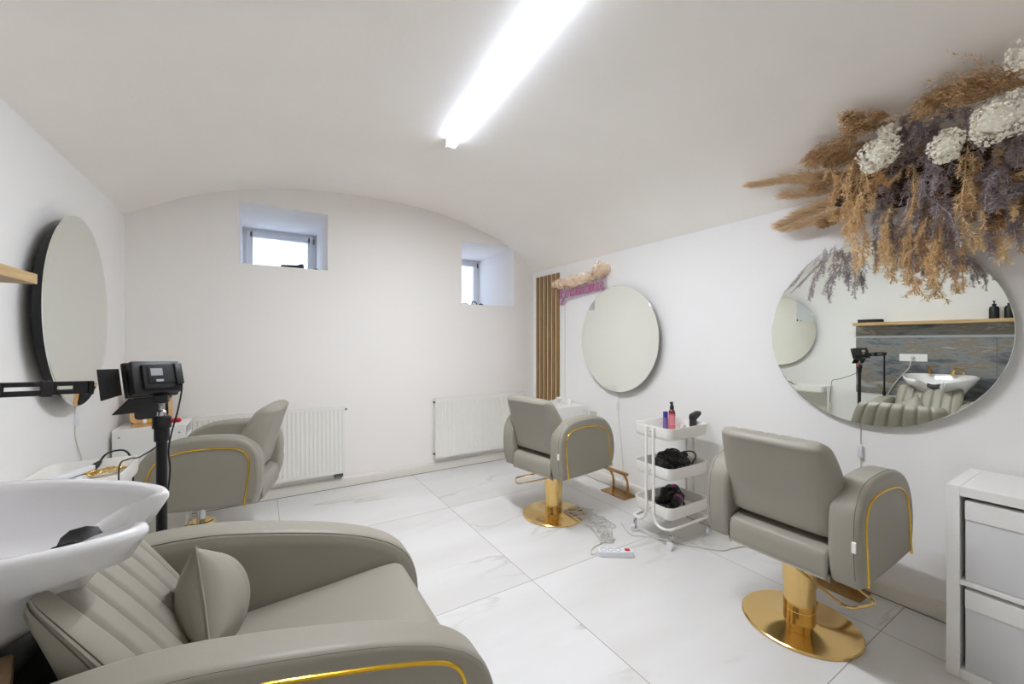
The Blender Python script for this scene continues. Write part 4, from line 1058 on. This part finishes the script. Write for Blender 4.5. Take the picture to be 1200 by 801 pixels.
# ------------------------------------------------------------------ dried flowers
arr = thing('dried_flower_arrangement', 'large dried flower arrangement hanging where right wall meets ceiling', 'flower arrangement', (2.70, .6, 2.2))
def leaflet(bm, p, d, l, w, side):
    d = d.normalized(); s = d.cross(side)
    if s.length < 1e-4: s = d.orthogonal()
    s.normalize()
    m = p+d*l*.55+side*l*.08; e = p+d*l
    a = bm.verts.new(p-s*w*.3); b = bm.verts.new(p+s*w*.3); c = bm.verts.new(m+s*w); d2 = bm.verts.new(m-s*w); t = bm.verts.new(e)
    bm.faces.new((a, b, c, d2)); bm.faces.new((d2, c, t))
def spray_mesh(L, rad, seed, w=.0026, drop=.9):
    rnd = random.Random(seed); bm = bmesh.new()
    pts = cr([(0, 0, 0), (rnd.uniform(-.03, .03), rnd.uniform(-.03, .03), -.33*L), (rnd.uniform(-.04, .04), rnd.uniform(-.04, .04), -.66*L), (rnd.uniform(-.06, .06), rnd.uniform(-.05, .05), -L)], 16)
    tube(bm, pts, .0018, 5)
    def needles(path, r, step):
        acc = 0
        for a, b in zip(path, path[1:]):
            seg = (b-a); acc += seg.length
            while acc > step:
                acc -= step
                n = 5
                off = rnd.uniform(0, 6.3); dn = seg.normalized(); x = dn.orthogonal().normalized(); y = dn.cross(x)
                for k in range(n):
                    t = off+2*PI*k/n+rnd.uniform(-.4, .4)
                    o = x*math.cos(t)+y*math.sin(t)
                    leaflet(bm, b, o*1.0+dn*rnd.uniform(.25, .9), r*rnd.uniform(.6, 1.1), w, dn)
    needles(pts, rad*.62, .0095)
    for k in range(int(L/.024)):
        i = rnd.randrange(4, len(pts)-6); p = pts[i]; t = rnd.uniform(0, 6.3)
        o = Vector((math.cos(t), math.sin(t), 0)); l = rad*rnd.uniform(.8, 1.5)*(1-.5*i/len(pts))
        br = cr([p, p+o*l*.42+Vector((0, 0, -l*.25)), p+o*l*.6+Vector((0, 0, -l*1.1))], 5)
        tube(bm, br, .0011, 4); needles(br, rad*.46, .0115)
    me = bpy.data.meshes.new('fern_spray'); bm.to_mesh(me); bm.free()
    return me
def pampas_mesh(L, rad, seed, n=60, pale=0):
    """plume along -y (tip at -L): side tufts of fine hairs"""
    rnd = random.Random(seed); bm = bmesh.new()
    tube(bm, [(0, .12, 0), (0, 0, 0), (0, -L*.9, 0)], .002, 5)
    for _ in range(n):
        f = rnd.random()**.9; y = -L*.92*f
        rr = rad*(.45+.9*math.sin(PI*min(1, .15+.85*f)**.9))*rnd.uniform(.5, 1.25)
        t = rnd.uniform(0, 6.3); o = Vector((math.cos(t), 0, math.sin(t)))
        p0 = Vector((0, y, 0)); ln = rr*(2.4 if pale else 1.5)
        br = cr([p0, p0+o*rr*.5+Vector((0, -ln*.5, 0)), p0+o*rr*.9+Vector((0, -ln*1.1, -.2*rr)), p0+o*rr*.85+Vector((0, -ln*1.7, -.7*rr))], 4)
        for q in range(14 if pale else 26):
            i = rnd.randrange(len(br)-1); b = br[i]; ax = (br[i+1]-b).normalized()
            a2 = rnd.uniform(0, 6.3); x = ax.orthogonal().normalized(); yv = ax.cross(x)
            oo = x*math.cos(a2)+yv*math.sin(a2)
            if pale: leaflet(bm, b, oo*rnd.uniform(.05, .3)+ax, rnd.uniform(.025, .055), .0008, oo)
            else: leaflet(bm, b, oo*rnd.uniform(.5, 1.3)+ax, rnd.uniform(.012, .026), .0017, oo)
    me = bpy.data.meshes.new('pampas_plume'); bm.to_mesh(me); bm.free()
    return me
def hydrangea_mesh(rx, ry, rz, seed, n=330):
    rnd = random.Random(seed); bm = bmesh.new()
    lobes = [(Vector((rnd.gauss(0, 1), rnd.gauss(0, 1), rnd.gauss(0, 1))).normalized(), rnd.uniform(-.38, .45)) for _ in range(11)]
    for k in range(n):
        d = Vector((rnd.gauss(0, 1), rnd.gauss(0, 1), rnd.gauss(0, 1))).normalized()
        b = .95+sum(a*max(0, d.dot(l))**7 for l, a in lobes)+rnd.uniform(-.18, .12)
        p = Vector((d.x*rx*b, d.y*ry*b, d.z*rz*b)); dn = (d+Vector((rnd.gauss(0, .5), rnd.gauss(0, .5), rnd.gauss(0, .5)))).normalized()
        x = dn.orthogonal().normalized(); y = dn.cross(x); t0 = rnd.uniform(0, 6.3); s = rnd.uniform(.005, .009)
        for q in range(4):
            t = t0+q*PI/2; u = x*math.cos(t)+y*math.sin(t); v = dn.cross(u)
            vs = [bm.verts.new(c) for c in (p, p+u*s*.6+v*s*.5+dn*s*.25, p+u*s*1.15+dn*s*.15, p+u*s*.6-v*s*.5+dn*s*.25)]
            bm.faces.new(vs)
    t2 = bmesh.new(); bmesh.ops.create_icosphere(t2, subdivisions=2, radius=1); merge(bm, t2, mtx=Matrix.Diagonal((rx*.6, ry*.6, rz*.6, 1)))
    tube(bm, [(0, 0, 0), (rx*.8, 0, .0), (rx*2.2, 0, .01)], .003, 6)
    me = bpy.data.meshes.new('hydrangea_head'); bm.to_mesh(me); bm.free()
    return me
SP = {}
for mname in ('tan', 'mauve', 'brown'):
    SP[mname] = []
    for k in range(4):
        me = spray_mesh(.4, .05, 31*k+len(mname)); me.materials.append(M[mname]); SP[mname].append(me)
def under_ceiling(p, r):
    c = Vector((0, 0, 1.35)); q = p.copy()
    for _ in range(60):
        if q.z < ceil_z(q.x)-r*1.7-.01: break
        q = c+(q-c)*.985
    return q
F_CX, F_CY, F_F, YAW = 600., 400.5, 476., math.radians(31.7)
def onx(u, v, x):
    a = (u-F_CX)/F_F; b = (F_CY-v)/F_F
    dx = math.sin(YAW)+a*math.cos(YAW); dy = math.cos(YAW)-a*math.sin(YAW)
    s = x/dx; return Vector((x, dy*s, 1.35+b*s))
LBL = {'tan': 'tan hanging fern spray', 'mauve': 'mauve hanging fern spray', 'brown': 'brown hanging fern spray'}
rr = random.Random(5)
def add_spray(col, top, tip, wid=1.):
    me = rr.choice(SP[col]); o = bpy.data.objects.new('fern_spray', me); COL.objects.link(o); o.parent = arr
    d = tip-top; L = d.length
    q = Vector((0, 0, -1)).rotation_difference(d.normalized()) @ Matrix.Rotation(rr.uniform(0, 6.3), 4, 'Z').to_quaternion()
    o.rotation_mode = 'QUATERNION'; o.rotation_quaternion = q
    o.location = top-arr.location; s = L/.4; o.scale = (wid, wid, s)
    o['label'] = LBL[col]
def crop(X, Y): return (870+X/2.67, 50+Y/2.67)
# (colour, top, tip in wall-space read-offs, distance from the wall plane, width)
S = [('tan', (285, 330), (272, 505), 2.55, .8), ('tan', (350, 360), (335, 600), 2.52, 1.1), ('tan', (360, 400), (340, 725), 2.55, 1.1), ('tan', (390, 380), (375, 650), 2.5, 1.0), ('tan', (330, 480), (345, 700), 2.6, .9), ('tan', (400, 430), (490, 430), 2.47, .7), ('tan', (455, 540), (465, 745), 2.58, .9), ('tan', (535, 370), (532, 570), 2.5, .75),
     ('tan', (525, 560), (535, 800), 2.55, 1.0), ('tan', (560, 580), (555, 790), 2.6, 1.0), ('tan', (590, 590), (590, 770), 2.57, .9), ('tan', (510, 560), (500, 700), 2.62, .8), ('tan', (705, 320), (700, 650), 2.5, 1.0), ('tan', (720, 340), (690, 600), 2.53, .9), ('tan', (795, 310), (865, 435), 2.5, .9), ('tan', (800, 460), (785, 690), 2.65, 1.0), ('tan', (690, 600), (705, 720), 2.6, .7), ('tan', (880, 330), (880, 420), 2.5, .8), ('tan', (770, 560), (870, 560), 2.6, .6), ('tan', (640, 500), (625, 690), 2.62, .8), ('tan', (300, 520), (290, 560), 2.6, .6), ('tan', (580, 540), (545, 660), 2.5, .5),
     ('mauve', (570, 190), (500, 420), 2.52, 1.0), ('mauve', (640, 180), (570, 330), 2.5, 1.0), ('mauve', (690, 180), (695, 350), 2.47, .9), ('mauve', (610, 350), (600, 600), 2.48, 1.0), ('mauve', (580, 370), (630, 640), 2.47, .9), ('mauve', (500, 220), (490, 370), 2.56, 1.0), ('mauve', (540, 240), (560, 420), 2.53, .9), ('mauve', (470, 430), (485, 600), 2.57, .9), ('mauve', (430, 500), (430, 690), 2.58, .8), ('mauve', (490, 550), (490, 720), 2.63, .8), ('mauve', (620, 560), (640, 740), 2.6, .8), ('mauve', (260, 640), (205, 800), 2.64, .7), ('mauve', (290, 630), (268, 790), 2.63, .7), ('mauve', (310, 640), (310, 775), 2.66, .6), ('mauve', (335, 650), (348, 755), 2.66, .55),
     ('mauve', (250, 660), (130, 780), 2.7, .35), ('mauve', (770, 380), (765, 670), 2.58, .9), ('mauve', (790, 390), (740, 500), 2.5, .9), ('mauve', (880, 530), (870, 670), 2.52, .8), ('mauve', (700, 660), (695, 765), 2.64, .5), ('mauve', (715, 670), (740, 735), 2.66, .45), ('mauve', (860, 240), (835, 400), 2.48, .9), ('mauve', (880, 430), (860, 520), 2.5, 1.0), ('mauve', (450, 480), (420, 560), 2.52, .8), ('mauve', (520, 330), (470, 470), 2.5, .8), ('mauve', (640, 420), (560, 520), 2.52, .7),
     ('brown', (450, 300), (440, 520), 2.66, 1.2), ('brown', (520, 400), (520, 620), 2.68, 1.2), ('brown', (640, 380), (650, 620), 2.66, 1.2), ('brown', (750, 300), (740, 560), 2.66, 1.2), ('brown', (820, 360), (825, 590), 2.66, 1.2), ('brown', (600, 280), (600, 480), 2.66, 1.2), ('brown', (690, 400), (660, 560), 2.64, 1.1), ('brown', (860, 380), (865, 560), 2.66, 1.2), ('brown', (400, 300), (370, 480), 2.68, 1.1), ('brown', (560, 300), (570, 540), 2.68, 1.2), ('brown', (480, 280), (480, 480), 2.68, 1.2), ('brown', (780, 250), (790, 420), 2.66, 1.2), ('brown', (680, 250), (680, 420), 2.62, 1.1), ('brown', (720, 480), (800, 560), 2.64, 1.)]
S += [('tan', (420, 330), (415, 520), 2.5, .9), ('tan', (470, 500), (440, 700), 2.53, .8), ('mauve', (520, 420), (515, 640), 2.55, .9), ('mauve', (660, 360), (665, 600), 2.52, .9), ('tan', (740, 380), (735, 640), 2.52, .9), ('mauve', (740, 340), (720, 560), 2.56, .9), ('tan', (620, 520), (610, 760), 2.55, .8), ('mauve', (560, 480), (575, 700), 2.57, .8), ('tan', (830, 400), (815, 640), 2.55, .9), ('mauve', (820, 300), (800, 520), 2.5, .9), ('tan', (310, 400), (300, 560), 2.56, .9), ('brown', (590, 440), (580, 620), 2.64, 1.1), ('brown', (470, 400), (460, 560), 2.64, 1.1), ('mauve', (600, 230), (640, 360), 2.5, .8), ('mauve', (530, 210), (470, 330), 2.53, .9), ('mauve', (840, 470), (850, 640), 2.55, .9), ('tan', (500, 640), (520, 760), 2.6, .8)]
for col, a, b, x, w in S:
    x = x+.02
    add_spray(col, under_ceiling(onx(*crop(*a), x), .03), onx(*crop(*b), x-.01), w)
# continuation beyond the right edge of the frame
for k in range(18):
    col = ('tan', 'mauve', 'brown')[k % 3]; y = .38-.017*k; z = 2.24-.1*rr.random(); x = 2.5+.18*rr.random()
    add_spray(col, Vector((x, y, z)), Vector((x-.01, y+rr.uniform(-.03, .03), z-rr.uniform(.25, .5))), 1.)
def add_plume(base, tip, rad, pale, seed):
    base = under_ceiling(base, rad); tip = under_ceiling(tip, rad)
    L = (tip-base).length; me = pampas_mesh(L, rad, seed, int(30+300*L) if pale else int(26+240*L), pale); me.materials.append(M['palepampas' if pale else 'brown'])
    o = bpy.data.objects.new('pampas_plume', me); COL.objects.link(o); o.parent = arr
    o.rotation_mode = 'QUATERNION'; o.rotation_quaternion = Vector((0, -1, 0)).rotation_difference((tip-base).normalized()); o.location = base-arr.location
    o['label'] = 'pale tan pampas plume' if pale else 'brown pampas plume'
PL = [((800, 100), (575, 185), 2.42, .045, 0), ((760, 130), (610, 170), 2.45, .04, 0), ((930, 60), (745, 145), 2.38, .06, 0), ((920, 120), (760, 130), 2.42, .055, 0), ((470, 230), (332, 238), 2.55, .03, 0), ((480, 255), (345, 262), 2.56, .03, 0), ((390, 270), (205, 365), 2.55, .038, 0), ((400, 310), (230, 365), 2.57, .036, 0), ((400, 350), (262, 375), 2.58, .03, 0), ((300, 410), (15, 447), 2.64, .016, 1), ((320, 430), (140, 430), 2.62, .022, 1), ((330, 460), (120, 482), 2.66, .018, 1), ((330, 490), (105, 577), 2.68, .018, 1), ((340, 520), (130, 588), 2.68, .018, 1), ((330, 480), (170, 540), 2.68, .02, 1), ((340, 400), (220, 460), 2.6, .025, 0), ((330, 540), (250, 570), 2.68, .02, 0)]
for i, (a, b, x, r, pale) in enumerate(PL): add_plume(onx(*crop(*a), x+.01), onx(*crop(*b), x+.02), r, pale, i)
for i, (c, x, rx, ry, rz, rot) in enumerate([((432, 345), 2.44, .05, .075, .085, .5), ((640, 325), 2.42, .05, .06, .075, 0), ((800, 240), 2.38, .06, .105, .085, -.1), ((905, 25), 2.36, .05, .06, .05, 0), ((455, 275), 2.5, .03, .04, .03, 0)]):
    me = hydrangea_mesh(rx, ry, rz, i, int(620*(ry*rz/.006)**.8)); me.materials.append(M['cream'])
    o = bpy.data.objects.new('hydrangea_head', me); COL.objects.link(o); o.parent = arr; o.location = under_ceiling(onx(*crop(*c), x-.04), max(rx, rz)*1.3)-arr.location; o.rotation_euler = (rot, 0, 0); o.scale = (.86,)*3
    o['label'] = 'cream hydrangea head'
bm = bm_new()   # moss-covered backing the stems are pushed into
t2 = bmesh.new(); bmesh.ops.create_icosphere(t2, subdivisions=4, radius=1)
rn = random.Random(3)
for v in t2.verts: v.co *= 1+rn.uniform(-.12, .12)
merge(bm, t2, mtx=Matrix.Translation((2.69, .55, 2.13)) @ Matrix.Rotation(-.0, 4, 'Y') @ Matrix.Diagonal((.075, .42, .11, 1)))
link_bm('moss_backing', bm, M['moss'], arr, world=True, smooth=0)

# ------------------------------------------------------------------ world, camera
w = bpy.data.worlds.new('World'); scene.world = w; w.use_nodes = True
bg = w.node_tree.nodes['Background']
sky = w.node_tree.nodes.new('ShaderNodeTexSky'); sky.sky_type = 'NISHITA'; sky.sun_disc = False; sky.sun_elevation = math.radians(38); sky.sun_rotation = 2.
w.node_tree.links.new(sky.outputs[0], bg.inputs[0]); bg.inputs[1].default_value = .55

cam = bpy.data.cameras.new('Camera'); co = bpy.data.objects.new('Camera', cam); COL.objects.link(co)
cam.sensor_width = 36; cam.lens = 476/1200*36; cam.clip_start = .05
co.location = (0, 0, 1.35); co.rotation_euler = (PI/2, 0, -math.radians(31.7))
scene.camera = co
vs = scene.view_settings; vs.view_transform = 'Standard'; vs.look = 'None'; vs.gamma = 1; vs.use_curve_mapping = False; vs.exposure = .94
scene.cycles.max_bounces = 16; scene.cycles.diffuse_bounces = 10; scene.cycles.glossy_bounces = 8; scene.cycles.transparent_max_bounces = 16
